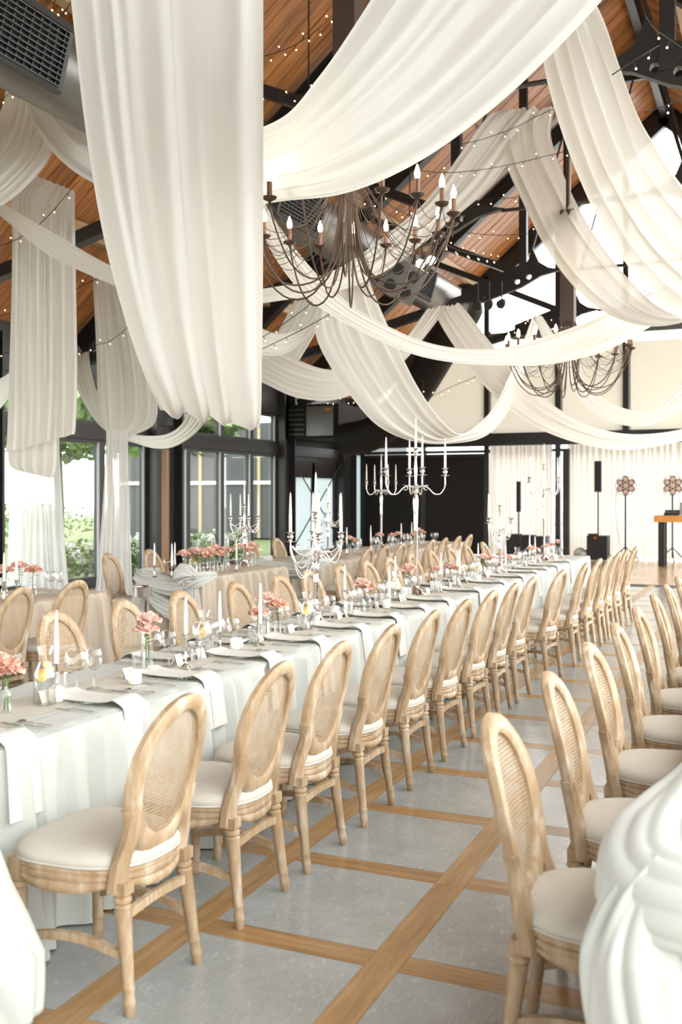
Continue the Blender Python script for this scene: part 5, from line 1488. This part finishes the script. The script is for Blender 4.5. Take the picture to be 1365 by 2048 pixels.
# ------------------------------------------------------------------ garden outside the windows
def leaves(c, rad, count, seed, size=.12, fill=.6):
    rng = random.Random(seed); m = MB()
    for _ in range(count):
        while True:
            p = Vector((rng.uniform(-1, 1), rng.uniform(-1, 1), rng.uniform(-1, 1)))
            if fill < p.length < 1 or (p.length < 1 and rng.random() < .25): break
        p = Vector((c[0] + p.x * rad[0], c[1] + p.y * rad[1], c[2] + p.z * rad[2]))
        d = Vector((rng.uniform(-1, 1), rng.uniform(-1, 1), rng.uniform(-.6, .6))).normalized(); u = d.cross(Vector((rng.uniform(-1, 1), rng.uniform(-1, 1), 1))).normalized()
        s = size * rng.uniform(.6, 1.3)
        m.add([p, p + d * s * .5 + u * s * .35, p + d * s, p + d * s * .5 - u * s * .35], [(0, 1, 2, 3)])
    return m
def leaf_mat(name, c1, c2):
    m_ = wood(name, c1, c2, .6, (1, 1, 1), 1.6)
    return m_
LEAFM = leaf_mat('tree_leaves', (.10, .20, .05), (.40, .55, .20))
HEDGEM = leaf_mat('hedge_leaves', (.10, .20, .06), (.34, .46, .18))
lawn = obj('lawn', MB().box(-60, XL - .4, -20, 60, -.2, -.06).mesh('lawn', simple('lawn_green', (.15, .19, .09), .95, 0, .1, .3, 2), False), kind='structure')
for i, (x, y, h, r) in enumerate(((-15.0, 18.2, 3.6, 1.9), (-14.6, 22.6, 3.7, 1.6), (-16.5, 14.2, 3.9, 2.0), (-19, 25.5, 4.2, 2.2), (-27.5, 17, 4.0, 2.1))):
    t = thing('garden_tree', '%s leafy tree from the near end outside the windows' % nth(i), 'tree', (x, y, 0), 0, 'trees outside the windows')
    obj('trunk', MB().tube([(0, 0, -.1), (.05, 0, 1.4), (-.05, .05, 2.6), (.0, 0, h)], [.14, .11, .10, .05], 10).mesh('trunk', simple('bark_brown', (.20, .16, .12), .9, 0, .2, .3, 6), True, 0), t)
    obj('foliage', leaves((0, 0, h), (r, r, r * .62), 3200, 100 + i, .26, .45).mesh('foliage', LEAFM, False), t, kind='stuff')
h_ = obj('garden_hedge', leaves((-23.5, 20, .7), (.8, 12, .85), 7000, 131, .16, .2).mesh('garden_hedge', HEDGEM, False))
tag(h_, 'clipped green hedge running behind the lawn outside the windows', 'hedge', None, 'stuff')
for i in range(9):
    y = 15.2 + i * .85
    t = thing('hydrangea_bush', '%s white hydrangea bush from the near end outside the window foot' % nth(i), 'bush', (-12.6 - .25 * (i % 2), y, 0), 0, 'hydrangeas under the windows')
    obj('foliage', leaves((0, 0, .35), (.45, .45, .4), 500, 150 + i, .13, .3).mesh('foliage', HEDGEM, False), t, kind='stuff')
    rg = random.Random(160 + i)
    for k in range(7):
        a = rg.uniform(0, 6.28); b_ = MB()
        c = Vector((.40 * math.cos(a), .40 * math.sin(a), rg.uniform(.35, .75)))
        for q in range(26):
            d = Vector((rg.gauss(0, 1), rg.gauss(0, 1), rg.gauss(0, 1))).normalized()
            b_.ball(c + d * .085, .028, 5, 3)
        obj('flower_head', b_.mesh('flower_head', 'white_paint', True, 0), t)
t = thing('garden_shed', 'dark timber outbuilding with pale trims seen through the far windows', 'building', (-19.5, 33.5, 0))
obj('wall', MB().box(-5, 6.0, 0, 4, 0, 4.4).mesh('wall', simple('charcoal_boards', (.07, .075, .08), .7), False), t)
obj('trim', MB().box(-5, 6.0, -.06, 0, 2.05, 2.18).mesh('trim', 'white_paint', False), t)
for x in (-3.5, -1.2, 1.4, 3.6):
    obj('trim', MB().box(x, x + .12, -.05, 0, 0, 4.2).mesh('trim', simple('tan_post', (.45, .36, .22), .7), False), t)
t = thing('neighbour_house', 'pale house with a pink tiled roof beyond the hedge outside the near window', 'building', (-46, 38, 0))
obj('wall', MB().box(-4, 4, -6, 6, 0, 2.6).mesh('wall', simple('pale_render', (.75, .72, .66), .8), False), t)
obj('roof', MB().add([(-4.4, -6.4, 2.6), (4.4, -6.4, 2.6), (4.4, 6.4, 2.6), (-4.4, 6.4, 2.6), (0, -6, 4.4), (0, 6, 4.4)], [(0, 1, 4), (1, 2, 5, 4), (2, 3, 5), (3, 0, 4, 5)]).mesh('roof', simple('pink_tiles', (.65, .35, .28), .8), False), t)
